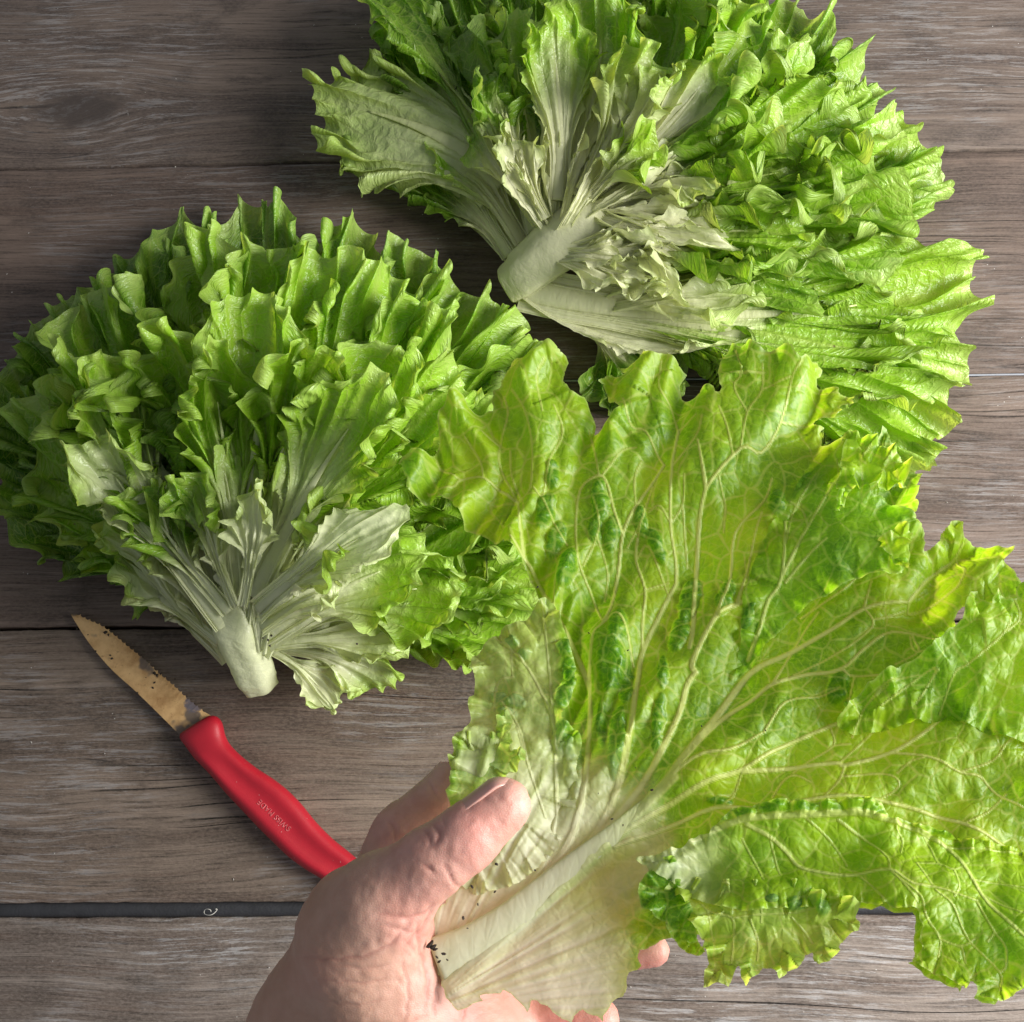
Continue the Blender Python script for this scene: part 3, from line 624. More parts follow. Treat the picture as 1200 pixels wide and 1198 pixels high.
V_L1 = [(6, 3, '790,1030 830,1034 865,1044 900,1044 928,1034 934,1022'), (3, 2, '805,1040 828,1072 856,1081 858,1107 855,1135'), (3, 2, '870,1044 888,1069 890,1085'),
 (2.5, 1.5, '877,1083 887,1107 885,1130'), (2.5, 1.5, '925,1080 940,1095 950,1108'), (2.5, 1.5, '856,1081 880,1078 925,1075 950,1070'), (2, 1.5, '828,1072 835,1105')]
V_L3 = [(6, 3, '655,985 652,920 650,858 636,820 620,790 600,768 580,752'), (4, 2, '650,858 645,800 640,750 636,715'), (2.5, 2, '603,800 585,805 580,840'), (2.5, 1.5, '620,900 610,860 590,830'),
 (2.5, 1.5, '640,960 620,900 608,860'), (2, 1.5, '600,768 602,800')]
BUMPS = [(703,588,8,22,0),(718,625,7,18,10),(697,622,6,14,0),(640,602,8,20,20),(652,634,8,20,20),(664,668,9,22,15),(724,735,9,19,0),(716,782,12,28,0),(733,800,7,26,0),(724,872,8,38,5),(705,850,5,24,0),
 (808,700,10,26,12),(795,742,9,20,15),(777,790,5,20,0),(772,850,6,30,8),(648,560,7,16,0),(770,640,7,20,-25),(752,610,6,18,-5),(984,805,10,17,20),(999,822,8,5,0),
 (845,1000-62,12,5,0),(665,888,7,34,0),(676,905,5,30,3),(850,700,8,22,15),(910,590,8,14,0),(880,720,7,22,20)]
def sheet(name, outline, veins, mat, parent, zoff, pale=None, tone=.55, step=1.5, ruffle=4.2, lam=90., attach=None, lift=0.0, rseed=0, bumps=(), edge_only=None, crinkle=1.0, spread=62., wide_pale=0.0, jag=1.6, bdark=.9):
    pl = poly(outline)
    # fine uneven margin with little points
    q = []
    for i in range(len(pl)):
        a, b = pl[i], pl[(i+1) % len(pl)]; l = np.hypot(*(b-a)); n = max(1, int(l/5)); nrm_ = np.array([b[1]-a[1], a[0]-b[0]])/max(l, 1e-6)
        for k in range(n):
            t = k/n; p = a*(1-t)+b*t
            q.append(p+nrm_*(2.2*math.sin(math.pi*t)*(1 if l > 14 else .3)*(1 if (i % 3) else -.6)+jag*float(noise(i*3.3+k*.9, 0, rseed+8))*(0 < k)))
    pl = np.array(q)
    x0, y0 = pl.min(0)-4; x1, y1 = pl.max(0)+4
    X, Y = np.meshgrid(np.arange(x0, x1, step), np.arange(y0, y1, step), indexing='ij')
    d, arc, tot, cx_, cy_ = seg_dist(X, Y, pl, True)
    ins = inside(X, Y, pl)
    sd = np.where(ins, d, -d)
    snap = np.abs(sd) < step*.62
    X = np.where(snap, cx_, X); Y = np.where(snap, cy_, Y); sd = np.where(snap, 0, sd)
    ok = (sd >= 0)
    fo = ok[:-1, :-1] & ok[1:, :-1] & ok[1:, 1:] & ok[:-1, 1:]
    cxm = (X[:-1, :-1]+X[1:, 1:])/2; cym = (Y[:-1, :-1]+Y[1:, 1:])/2
    idx = np.arange(X.size).reshape(X.shape)
    fc = np.stack([idx[:-1, :-1], idx[:-1, 1:], idx[1:, 1:], idx[1:, :-1]], -1)[fo]
    used = np.zeros(X.size, bool); used[fc.ravel()] = True
    remap = -np.ones(X.size, int); remap[used] = np.arange(used.sum()); fc = remap[fc]
    X = X.ravel()[used]; Y = Y.ravel()[used]; sd = np.maximum(sd.ravel()[used], 0); arc = arc.ravel()[used]
    vein = np.zeros(X.shape); hv = np.zeros(X.shape); dv = np.full(X.shape, 60.)
    for w0, w1, s in veins:
        vl = smooth_line(poly(s)); pad = max(w0, w1)*3+30
        m = (X > vl[:, 0].min()-pad) & (X < vl[:, 0].max()+pad) & (Y > vl[:, 1].min()-pad) & (Y < vl[:, 1].max()+pad)
        if not m.any(): continue
        dd, ar, tt, _, _ = seg_dist(X[m], Y[m], vl)
        w = (w0+(w1-w0)*ar/tt)*.48
        pr = 1-sm(.45, 1.15, dd/np.maximum(w, 1.5))
        st = .55+.45*sm(1.5, 5, w*2)
        vein[m] = np.maximum(vein[m], pr*st); hv[m] = np.maximum(hv[m], np.clip(1-(dd/(w*1.4))**2, 0, 1)*w*.34)
        dv[m] = np.minimum(dv[m], np.maximum(dd-w, 0))
    stk = fbm(np.arctan2(1190-Y, X-490)*38, np.hypot(X-490, Y-1190)/160., 63, 2)*(1-sm(300, 480, np.hypot(X-490, Y-1190)))
    pale_ = pale(X, Y) if callable(pale) else np.full(X.shape, 0. if pale is None else pale)
    h = hv/4527.+.00022*stk
    pale_ = np.where(pale_ > .05, np.clip(pale_-.20*stk*pale_-.06, 0, 1), pale_)
    pil = 1-np.exp(-dv/9.)
    h = h+crinkle*(.0006*pil*(1+noise(X/16, Y/16, rseed+3))+.0007*fbm(X/38., Y/38., rseed+4, 2)+.00010*fbm(X/9., Y/9., rseed+6, 2))*(1-.7*pale_)
    h = h+.0030*fbm(X/110., Y/110., rseed+12, 2)*(.12+.88*sm(150, 380, np.hypot(X-530, Y-1150)))
    tn = tone+.22*fbm(X/70., Y/70., rseed+13, 3)+.10*fbm(X/13., Y/13., rseed+14, 2)
    for bx, by, rx, ry, an in bumps:
        m = (np.abs(X-bx) < 60) & (np.abs(Y-by) < 70); a = math.radians(an)
        wob = 1+.22*noise(Y[m]/7., X[m]/12., 5)
        u = ((X[m]-bx)*math.cos(a)+(Y[m]-by)*math.sin(a))/(rx*1.3*wob); v = (-(X[m]-bx)*math.sin(a)+(Y[m]-by)*math.cos(a))/(ry*1.15)
        g = np.clip(1-(u*u+v*v), 0, 1); g = g**.6
        h[m] = h[m]+g*.00042*min(rx, ry, 10)*.55*(1+.35*np.sin(Y[m]/3.2+bx)); tn[m] -= bdark*g*(1-vein[m])  # darker tone on bulges paints in their lack of transmitted light
    if name != 'side_lobe':
        rr_ = np.hypot(X-520, Y-1150); tq = np.arctan2(1150-Y, X-520)
        h = h+.0017*sm(170, 330, rr_)*(1-.6*sm(520, 760, rr_))*np.sin(tq*27+1.1*fbm(X/120., Y/120., 31, 2)+rr_/260.)
    # ruffled margin
    th0 = np.arctan2(1075-Y, X-(560 if name == 'blade' else X.mean())); ph = (th0*(520 if name == 'blade' else 120)/lam*6.283 if name == 'blade' else arc/lam*6.283)+1.6*fbm(X/90., Y/90., rseed+1, 2)
    env = np.exp(-(sd/spread)**1.3)
    if edge_only is not None: env = env*edge_only(X, Y)
    h = h+ruffle*.001*env*(np.sin(ph)+.45*np.sin(2.3*ph+1)+.3*noise(arc/11., 0, rseed+2))
    emul = 1.0
    if attach is not None:
        da = seg_dist(X, Y, smooth_line(poly(attach)))[0]; h = h+lift*sm(0, 120, da)-zoff*.85*(1-sm(0, 45, da)); emul = sm(10, 60, da)
    z = zleaf(X, Y)
    A = P(X, Y, z); ex = P(X+2, Y, zleaf(X+2, Y))-A; ey = P(X, Y-2, zleaf(X, Y-2))-A
    N = np.cross(ex, ey); N /= np.linalg.norm(N, axis=1)[:, None]; N[N[:, 2] < 0] *= -1
    V = A+N*(h+zoff)[:, None]
    flat = np.stack([X/4527., -Y/4527., np.full_like(X, 0.)], -1)
    ed = (1-sm(0, 3.2, sd))*.8*emul
    lf = np.stack([np.clip(pale_, 0, 1), vein, ed, tn], -1)
    return mesh_obj(name, V, fc, mat, parent, flat=flat, lf=lf)
def held_rib():
    q = smooth_line(poly('512,1128 545,1112 600,1076 655,1030 705,990 750,951 790,916 812,893'), 10); n = len(q)
    t_ = np.linspace(0, 1, n); r = (24*(1-t_)**1.1+3.0)/4527.; r[0] *= .8
    c_ = P(q[:, 0], q[:, 1], zleaf(q[:, 0], q[:, 1])+.0004-.0030*sm(.66, 1, t_)); m_ = 22; a_ = np.linspace(0, 2*math.pi, m_, endpoint=False)
    T = np.gradient(c_, axis=0); T /= np.linalg.norm(T, axis=1)[:, None]; S = np.cross(T, [0, 0, 1.]); S /= np.linalg.norm(S, axis=1)[:, None]; N = np.cross(S, T)
    wv = 1+.05*fbm(t_[:, None]*9, np.cos(a_)[None, :]*3, 5, 2)
    V = c_[:, None]+(r[:, None]*wv)[..., None]*(np.cos(a_)[None, :, None]*S[:, None]+.36*np.sin(a_)[None, :, None]*N[:, None])
    idx = np.arange(n*m_).reshape(n, m_); j = np.roll(idx, -1, 1)
    fc = [tuple(f) for f in np.stack([idx[:-1], idx[1:], j[1:], j[:-1]], -1).reshape(-1, 4).tolist()]+[tuple(idx[0].tolist()), tuple(idx[-1, ::-1].tolist())]
    flat = np.stack([np.repeat(q[:, :1]/4527., m_, 1), np.repeat(-q[:, 1:2]/4527., m_, 1)+(r[:, None]*np.cos(a_)), np.zeros((n, m_))], -1)
    lf = np.zeros((n, m_, 4)); lf[..., 0] = (1-sm(.45, .95, t_))[:, None]; lf[..., 1] = .85; lf[..., 3] = .6
    mesh_obj('midrib', V.reshape(-1, 3), fc, M_HELD, HH, flat=flat.reshape(-1, 3), lf=lf.reshape(-1, 4))
held_rib()
def pale_main(x, y):
    d = np.hypot(x-525, y-1150)
    a = 1-sm(150, 400, d+18*fbm(x/40., y/40., 77, 2))
    b = (1-sm(0, 70, np.abs((x-640)-(-(y-880))*.12)))*sm(820, 980, y)*.7
    # green sides: right of the trunk the blade turns green close to the rib
    tr = (x-535)*.62-(1155-y)*.78    # >0 right/below of trunk
    g = sm(20, 120, tr)*.75*sm(150, 260, d)+.38*np.exp(-((x-690)**2+(y-1055)**2)/62.**2)  # the round olive patch paints the shadow side of the base
    return np.clip(np.maximum(a, b)-g, 0, 1)
OUT_MAIN = ('503,1075 499,1102 505,1130 522,1165 537,1185 548,1181 567,1173 562,1167 575,1165 587,1165 590,1160 607,1173 618,1187 623,1172 633,1177 653,1190 670,1199 674,1190 683,1183 694,1190 707,1199 712,1185 717,1175 723,1170 730,1168 734,1150 737,1140 747,1137 752,1132 747,1122 750,1113 757,1112 768,1106 787,1098 796,1090 810,1095 '
 '850,1100 900,1095 940,1080 990,1066 1006,1064 1020,1068 1030,1064 1051,1073 1065,1073 1072,1093 1072,1118 1062,1130 1079,1146 1093,1151 1107,1158 1120,1166 1125,1153 1141,1156 1137,1172 1162,1180 1181,1166 1215,1160 1250,1130 1270,1050 1280,960 1275,860 1262,770 1240,715 1215,700 1192,699 1176,706 1168,712 1180,745 1160,765 1131,770 1117,740 1125,715 1160,716 1197,700 1190,688 1183,676 1175,668 1169,664 1181,650 1166,643 1154,634 1140,636 1127,634 1126,616 1111,616 1100,630 1092,645 1079,651 1082,640 1081,630 1076,622 1062,612 1069,608 1072,593 1076,571 1084,550 1065,548 1052,532 1046,519 1040,502 1033,501 1018,530 1008,524 997,521 983,523 990,517 978,520 964,517 962,502 970,495 955,489 962,484 980,484 989,476 985,472 1002,469 1004,459 995,455 985,452 987,445 972,441 961,442 961,432 969,421 960,416 952,421 937,427 929,424 925,416 910,414 895,416 887,412 876,404 865,406 858,400 855,407 842,417 841,435 846,455 842,464 836,455 824,451 815,459 800,457 797,445 807,429 792,422 776,417 759,417 754,411 749,422 740,421 725,422 739,432 732,435 717,432 710,437 700,445 712,457 720,472 726,482 720,487 712,497 705,504 696,502 698,494 696,487 690,476 685,465 669,462 665,454 660,450 663,441 667,432 664,424 657,420 645,416 632,424 616,424 605,420 597,432 587,445 587,450 577,455 575,468 578,482 562,485 551,482 546,474 538,470 530,475 517,487 515,500 515,512 505,537 497,536 485,533 474,540 468,548 476,560 480,580 495,587 512,585 531,592 540,605 545,625 560,624 575,632 600,650 620,678 640,712 655,745 660,800 650,860 620,920 600,960 560,1010 530,1045')
sheet('blade', OUT_MAIN, VE, M_HELD, HH, 0.0, pale=pale_main, tone=.56, bumps=BUMPS, rseed=3,
      edge_only=lambda x, y: sm(200, 330, np.hypot(x-540, y-1100))*(1-.8*sm(960, 1040, y)))
# outer left lobe with a puffed rim
sheet('side_lobe', '535,985 534,950 531,930 536,905 540,885 538,872 548,868 555,850 552,838 556,815 557,795 553,775 561,768 570,760 585,750 600,740 612,732 622,728 630,718 640,708 650,716 657,728 661,745 668,760 671,772 675,785 674,800 676,815 670,830 664,842 659,850 672,858 682,870 680,885 676,905 677,930 672,955 660,985 640,1010 600,1040 560,1050 535,1030', V_L3, M_HELD, HH, .0022,
      pale=lambda x, y: .27+.62*sm(830, 985, y)-.30*sm(648, 676, x)*(1-sm(860, 900, y)), tone=.55, rseed=40, ruffle=1.6, lam=40, attach='700,1000 690,900 640,1040 560,1060', lift=.0030, crinkle=1.8,
      bumps=[(664,766,8,10,0),(670,792,8,12,0),(664,822,9,16,10),(588,825,9,7,30),(606,830,10,7,20),(596,842,10,5,20),(660,870,9,18,10),(668,900,6,22,0),(600,760,9,6,30),(615,775,7,6,0)], spread=22)
# torn curling rim under the thumb
sheet('side_lobe', '528,985 531,940 534,915 531,893 537,889 545,872 562,868 574,872 585,870 590,845 596,842 603,852 601,870 605,882 600,892 612,888 620,892 612,905 600,915 585,945 560,980 540,990', [(3, 2, '545,900 575,885 600,870')], M_HELD, HH, .0075,
      pale=.26, tone=.5, rseed=55, ruffle=1.4, lam=22, crinkle=1.6, spread=16, jag=2.4)
# lower right lobe, its scalloped upper edge lying over the blade
sheet('lower_lobe', '745,1012 780,1003 799,1000 808,990 820,983 830,984 838,972 850,962 858,955 868,953 878,956 886,950 898,947 912,947 922,951 932,948 944,950 952,952 960,948 972,947 976,952 984,946 1000,945 1018,948 1030,955 1040,966 1062,968 1100,978 1140,985 1200,995 1262,1010 1275,1060 1255,1125 1215,1158 1181,1166 1162,1180 1137,1172 1141,1156 1125,1153 1120,1166 1093,1151 1079,1146 1062,1130 1072,1118 1072,1093 1065,1073 1051,1073 1030,1064 1020,1068 1006,1064 990,1062 940,1070 880,1075 830,1065 800,1050 780,1035', V_L2, M_HELD, HH, .0022,
      pale=lambda x, y: .55*(1-sm(40, 170, np.hypot(x-740, y-1015))), tone=.66, rseed=3, ruffle=.8, lam=30, attach='1275,1060 1240,1000 1130,985', lift=.0055, bdark=.4, crinkle=.9, spread=14,
      bumps=[(842,962,9,7,0),(870,962,10,7,0),(902,955,14,7,0),(938,957,12,6,0),(968,957,11,6,0),(1000,955,14,8,0),(1025,960,9,7,0),(1090,975,14,7,0),(1115,978,12,6,0)])
sheet('lower_lobe', '778,1048 784,1038 797,1036 812,1030 850,1036 900,1040 930,1036 945,1040 952,1052 965,1055 978,1054 990,1060 1001,1066 999,1078 1002,1095 993,1098 990,1101 982,1109 968,1131 953,1139 950,1122 948,1120 939,1125 935,1135 929,1142 921,1142 909,1153 904,1146 900,1139 891,1140 882,1150 872,1161 868,1152 865,1144 861,1133 857,1150 852,1161 842,1157 832,1158 824,1160 824,1150 830,1135 828,1125 822,1116 825,1105 815,1095 804,1083 808,1074 802,1062 796,1054', V_L1, M_HELD, HH, .0065,
      pale=.22, tone=.80, rseed=90, ruffle=2.4, lam=38, crinkle=1.2, spread=26, bumps=[(930,1065,10,8,0),(960,1070,8,8,0),(900,1060,8,7,0)])
sheet('lower_lobe', '760,1028 775,1012 790,1012 797,1030 800,1055 812,1075 815,1095 826,1120 810,1121 795,1112 786,1100 780,1085 768,1080 756,1070 748,1050', [], M_HELD, HH, .0040,
      pale=.12, tone=.35, rseed=95, ruffle=1.2, lam=30, spread=16)
# upper right flaps that turn over the blade
sheet('upper_flap', '860,800 900,755 935,722 960,706 983,695 1005,687 1025,684 1051,682 1057,672 1055,655 1061,640 1048,632 1050,625 1062,622 1075,622 1066,614 1055,606 1048,604 1037,596 1029,588 1020,588 1010,570 1015,560 1002,552 990,556 983,523 940,560 900,620 870,700', [v for v in VE if v[2][:3] in ('877', '837', '862', '866', '915', '920', '945', '970')], M_HELD, HH, .0030,
      pale=0., tone=.50, rseed=3, ruffle=1.0, lam=50, attach='855,800 870,700 900,620 983,523', lift=.0020, crinkle=1.2, spread=20)
sheet('upper_flap', '983,523 990,520 997,521 1018,530 1033,540 1042,546 1048,553 1057,558 1056,568 1053,580 1054,590 1048,590 1040,585 1028,588 1010,580 1000,588 985,600 975,620 978,560', [(2.5, 2, '1013,540 1003,552 1008,558')], M_HELD, HH, .0085,
      pale=.05, tone=.72, rseed=111, ruffle=2.0, lam=30, crinkle=1.2, spread=20)
sheet('upper_flap', '1022,645 1040,634 1050,630 1058,640 1061,641 1055,655 1057,672 1055,682 1049,680 1040,671 1030,660', [], M_HELD, HH, .0098,
      pale=.05, tone=.75, rseed=115, ruffle=1.0, lam=30, spread=12)
sheet('upper_flap', '979,846 990,832 1005,818 1012,808 1027,799 1045,793 1061,786 1078,774 1092,762 1105,752 1113,743 1114,730 1117,722 1122,714 1131,712 1134,720 1140,724 1147,732 1146,722 1151,712 1158,716 1165,719 1176,719 1174,712 1176,706 1184,704 1192,699 1215,700 1240,715 1262,770 1270,850 1230,880 1180,870 1120,850 1060,850 1000,862', [v for v in VE if v[2][:4] in ('800,', '1012', '1000', '1030', '1100', '1165', '1180', '1090')], M_HELD, HH, .0028,
      pale=0., tone=.58, rseed=3, ruffle=1.4, lam=60, attach='975,880 1060,862 1140,860 1260,880', lift=.0100, crinkle=1.3, spread=24)
# soil specks on the leaf and at the cut stem
CR = []
rc = random.Random(4)
def crumb(px, py, z, r, el=1.0):
    c = P(px, py, z); CR.append((c, r, el, rc.random()*3))
for px, py, r in [(575, 866, .00085), (579, 864, .0006), (595, 840, .0005), (764, 926, .0005), (717, 960, .0003), (730, 967, .0003), (627, 1020, .0003), (582, 1013, .0006), (553, 1039, .0005), (580, 1045, .0004), (543, 1076, .0005),
                  (504, 1107, .0011), (507, 1110, .0009), (510, 1113, .0006), (515, 1127, .0005), (520, 1118, .0005), (512, 1122, .0004), (524, 1125, .0003), (690, 742, .0003), (736, 762, .0003), (630, 688, .0004), (897, 856, .0003), (822, 851, .0003), (600, 610, .0003), (538, 883, .0004), (548, 1088, .0003), (560, 1060, .0003), (745, 900, .0002), (701, 930, .0002)]:
    crumb(px, py, float(zleaf(px, py))+.0030+.004*(py > 820)*(px < 680), r*.9, 1.4)
# ================================================================= HAND
def surface_nets(Fv, org, h):
    s = Fv < 0; nx, ny, nz = s.shape
    cnt = np.zeros((nx-1, ny-1, nz-1), np.int8)
    for i in (0, 1):
        for j in (0, 1):
            for k in (0, 1): cnt += s[i:nx-1+i, j:ny-1+j, k:nz-1+k]
    act = (cnt > 0) & (cnt < 8); ci = np.argwhere(act); ids = -np.ones(act.shape, np.int64); ids[act] = np.arange(len(ci))
    acc = np.zeros((len(ci), 3)); num = np.zeros(len(ci)); x, y, z = ci.T
    for ax in range(3):
        o1, o2 = [a for a in range(3) if a != ax]
        for u in (0, 1):
            for v in (0, 1):
                a = ci.copy(); a[:, o1] += u; a[:, o2] += v; b = a.copy(); b[:, ax] += 1
                fa = Fv[tuple(a.T)]; fb = Fv[tuple(b.T)]; m = (fa < 0) != (fb < 0)
                t = np.where(m, fa/(fa-fb+1e-12), 0); pnt = a-ci+0.0; pnt[:, ax] += t
                acc[m] += pnt[m]; num[m] += 1
    V = (ci+acc/num[:, None])*h+org; Q = []
    for ax in range(3):
        o1, o2 = [(1, 2), (2, 0), (0, 1)][ax]
        sl0 = [slice(None)]*3; sl1 = [slice(None)]*3; sl0[ax] = slice(0, -1); sl1[ax] = slice(1, None)
        ch = s[tuple(sl0)] != s[tuple(sl1)]; e = np.argwhere(ch)
        e = e[(e[:, o1] > 0) & (e[:, o2] > 0) & (e[:, o1] < s.shape[o1]-1) & (e[:, o2] < s.shape[o2]-1)]
        def g(d1, d2):
            q = e.copy(); q[:, o1] -= d1; q[:, o2] -= d2; return ids[tuple(q.T)]
        qd = np.stack([g(1, 1), g(0, 1), g(0, 0), g(1, 0)], 1); fl = s[tuple(e.T)]
        qd[~fl] = qd[~fl][:, ::-1]; Q.append(qd)
    return V, np.concatenate(Q)
def zsc(z): return F/(CAMZ-z)       # px per metre at height z
def J(px, py, z, rpx): return (P(px, py, z), rpx/zsc(z))
def cone(pts, a, b):
    (p, r1), (q, r2) = a, b; d = q-p; l2 = (d*d).sum()
    t = np.clip(((pts-p)@d)/l2, 0, 1); return np.linalg.norm(pts-(p+t[:, None]*d), axis=1)-(r1+(r2-r1)*t)
def smin(a, b, k):
    h = np.clip(.5+.5*(b-a)/k, 0, 1); return b*(1-h)+a*h-k*h*(1-h)
hs = .0011
lo = np.array([-.110, -.360, .110]); hi = np.array([.062, -.008, .276])
dims = np.ceil((hi-lo)/hs).astype(int)
gx_, gy_, gz_ = [lo[i]+np.arange(dims[i])*hs for i in range(3)]
PT = np.stack(np.meshgrid(gx_, gy_, gz_, indexing='ij'), -1).reshape(-1, 3)
thumb = [J(425, 1098, .238, 62), J(448, 1058, .246, 51), J(507, 1010, .252, 37), J(548, 981, .2535, 34), J(591, 944, .2525, 31.5)]
D = None
def add(d, k=.006):
    global D
    D = d if D is None else smin(D, d, k)
for i in range(len(thumb)-1): add(cone(PT, thumb[i], thumb[i+1]), .004)
thick = [  # palm, heel and wrist
    ((425, 1098, .236, 60), (455, 1170, .226, 72)), ((455, 1170, .226, 74), (470, 1260, .222, 84)), ((470, 1150, .226, 40), (560, 1230, .220, 46)), ((395, 1120, .222, 44), (384, 1205, .216, 76)), ((384, 1205, .216, 76), (392, 1300, .210, 84)),
    ((470, 1260, .218, 86), (500, 1420, .205, 92)), ((400, 1300, .210, 74), (420, 1440, .200, 84)), ((540, 1260, .214, 70), (560, 1420, .204, 70)), ((470, 1420, .200, 92), (520, 1760, .180, 104)), ((520, 1760, .180, 104), (560, 2150, .160, 110)),
    ((430, 1070, .224, 46), (470, 1120, .222, 50)), ((470, 1120, .220, 44), (540, 1190, .216, 46))]
for a, b in thick: add(cone(PT, J(*a), J(*b)), .012)
fingers = [
    [(440, 1065, .218, 44), (478, 985, .212, 42), (545, 918, .212, 35), (620, 870, .214, 31), (660, 850, .217, 27)],   # first finger behind the leaf
    [(480, 1110, .216, 42), (560, 1030, .206, 38), (650, 985, .206, 33), (730, 960, .211, 28)],
    [(510, 1160, .214, 44), (590, 1120, .206, 38), (665, 1108, .207, 31), (765, 1113, .212, 19)],
    [(540, 1215, .214, 42), (610, 1200, .208, 36), (655, 1190, .209, 31), (700, 1196, .212, 25)]]
for fg in fingers:
    js = [J(*q) for q in fg]
    dF = None
    for i in range(len(js)-1):
        c_ = cone(PT, js[i], js[i+1]); dF = c_ if dF is None else smin(dF, c_, .003)
    add(dF, .0045)
# carved creases: px polylines, height, radius, depth
def carve(line, z, r, k=.0012):
    global D
    pts = [J(x, y, zz if zz is not None else z, 1)[0] for x, y, zz in line]
    d = None
    for a, b in zip(pts[:-1], pts[1:]):
        c_ = cone(PT, (a, r), (b, r)); d = c_ if d is None else np.minimum(d, c_)
    D = -smin(-D, d, k)
D = D.reshape(dims)
Vh, Qh = surface_nets(D, lo, hs)
# relax
E_ = np.concatenate([Qh[:, [0, 1]], Qh[:, [1, 2]], Qh[:, [2, 3]], Qh[:, [3, 0]]])
def relax(V, n, lam=.5):
    for _ in range(n):
        s = np.zeros_like(V); c = np.zeros(len(V))
        np.add.at(s, E_[:, 0], V[E_[:, 1]]); np.add.at(c, E_[:, 0], 1); np.add.at(s, E_[:, 1], V[E_[:, 0]]); np.add.at(c, E_[:, 1], 1)
        V = V*(1-lam)+lam*s/c[:, None]
    return V
Vh = relax(Vh, 6)
# subdivide the quads once so that creases are fine
def subdiv(V, Q):
    e = np.sort(np.concatenate([Q[:, [0, 1]], Q[:, [1, 2]], Q[:, [2, 3]], Q[:, [3, 0]]]), 1); ue, inv = np.unique(e, axis=0, return_inverse=True); inv = inv.ravel()
    n = len(V); m = len(Q); ev = (V[ue[:, 0]]+V[ue[:, 1]])/2; fv = V[Q].mean(1); e0, e1, e2, e3 = [n+inv[i*m:(i+1)*m] for i in range(4)]; f = n+len(ue)+np.arange(m)
    return np.concatenate([V, ev, fv]), np.concatenate([np.stack(t_, 1) for t_ in ((Q[:, 0], e0, f, e3), (e0, Q[:, 1], e1, f), (f, e1, Q[:, 2], e2), (e3, f, e2, Q[:, 3]))])
Vh, Qh = subdiv(Vh, Qh)
E_ = np.concatenate([Qh[:, [0, 1]], Qh[:, [1, 2]], Qh[:, [2, 3]], Qh[:, [3, 0]]]); Vh = relax(Vh, 3)
def normals(V, Q):
    fn = np.cross(V[Q[:, 2]]-V[Q[:, 0]], V[Q[:, 3]]-V[Q[:, 1]]); N = np.zeros_like(V)
    for i in range(4): np.add.at(N, Q[:, i], fn)
    return N/(np.linalg.norm(N, axis=1)[:, None]+1e-12)
Nh = normals(Vh, Qh)
if (Nh*(Vh-Vh.mean(0))).sum() < 0: Qh = Qh[:, ::-1].copy(); Nh = -Nh
def topx(V):
    d = (V-np.array([0, 0, CAMZ]))@RC; return 600+F*d[:, 0]/-d[:, 2], 599-F*d[:, 1]/-d[:, 2]
hx_, hy_ = topx(Vh)
up_side = Nh[:, 2] > -.1
CREASES = [  # strength px-width depth(mm) points
 (2.2, 1.0, '508,966 514,975 512,985 506,992'), (1.8, .7, '496,972 503,984 503,996'), (2.0, .9, '519,1012 524,1022 530,1034 540,1040'), (2.4, 1.0, '494,1010 503,1020 510,1024'), (1.6, .5, '520,958 522,972'),
 (2.4, 1.0, '440,1072 470,1075 500,1066 508,1058'), (1.8, .6, '448,1085 480,1090 500,1078'),
 (2.2, .9, '352,1122 380,1124 420,1122 450,1112 470,1092 482,1076'), (3.0, 1.3, '505,1066 495,1085 480,1100 470,1112'),
 (1.8, .5, '370,1148 420,1152 470,1150'), (1.6, .4, '362,1170 410,1178 460,1172'), (1.8, .5, '380,1195 450,1202 500,1190'), (1.6, .4, '395,1130 430,1136 462,1132'),
 (2.2, 1.0, '488,1075 490,1110 500,1140 498,1180'), (2.0, .8, '520,1125 512,1160 506,1198'), (2.0, .8, '548,1160 540,1198'), (1.8, .6, '470,1120 478,1160 474,1198'),
 (2.0, .8, '456,962 462,975 460,985'), (1.8, .6, '500,915 508,928 516,936'), (1.8, .5, '470,1100 488,1118 492,1150')]
disp = np.zeros(len(Vh)); cr_ = np.zeros(len(Vh))
for w, dep, s in CREASES:
    vl = smooth_line(poly(s)); m = (hx_ > vl[:, 0].min()-30) & (hx_ < vl[:, 0].max()+30) & (hy_ > vl[:, 1].min()-30) & (hy_ < vl[:, 1].max()+30) & up_side
    dd, ar, tt_, _, _ = seg_dist(hx_[m]+2*noise(hy_[m]/9, 0, 2), hy_[m]+2*noise(hx_[m]/9, 0, 3), vl)
    e = np.sin(np.clip(ar/tt_, 0, 1)*3.14)**.4
    disp[m] -= dep*.00030*np.exp(-(dd/w)**2)*e; disp[m] += dep*.00015*np.exp(-((dd-3.2*w)/(2.4*w))**2)*e; cr_[m] = np.maximum(cr_[m], np.exp(-(dd/w)**2)*e*min(1, dep))
disp += .00018*fbm(hx_/38, hy_/38, 5, 3)+.00010*fbm(hx_/9, hy_/9, 6, 2)
Vh = Vh+Nh*disp[:, None]
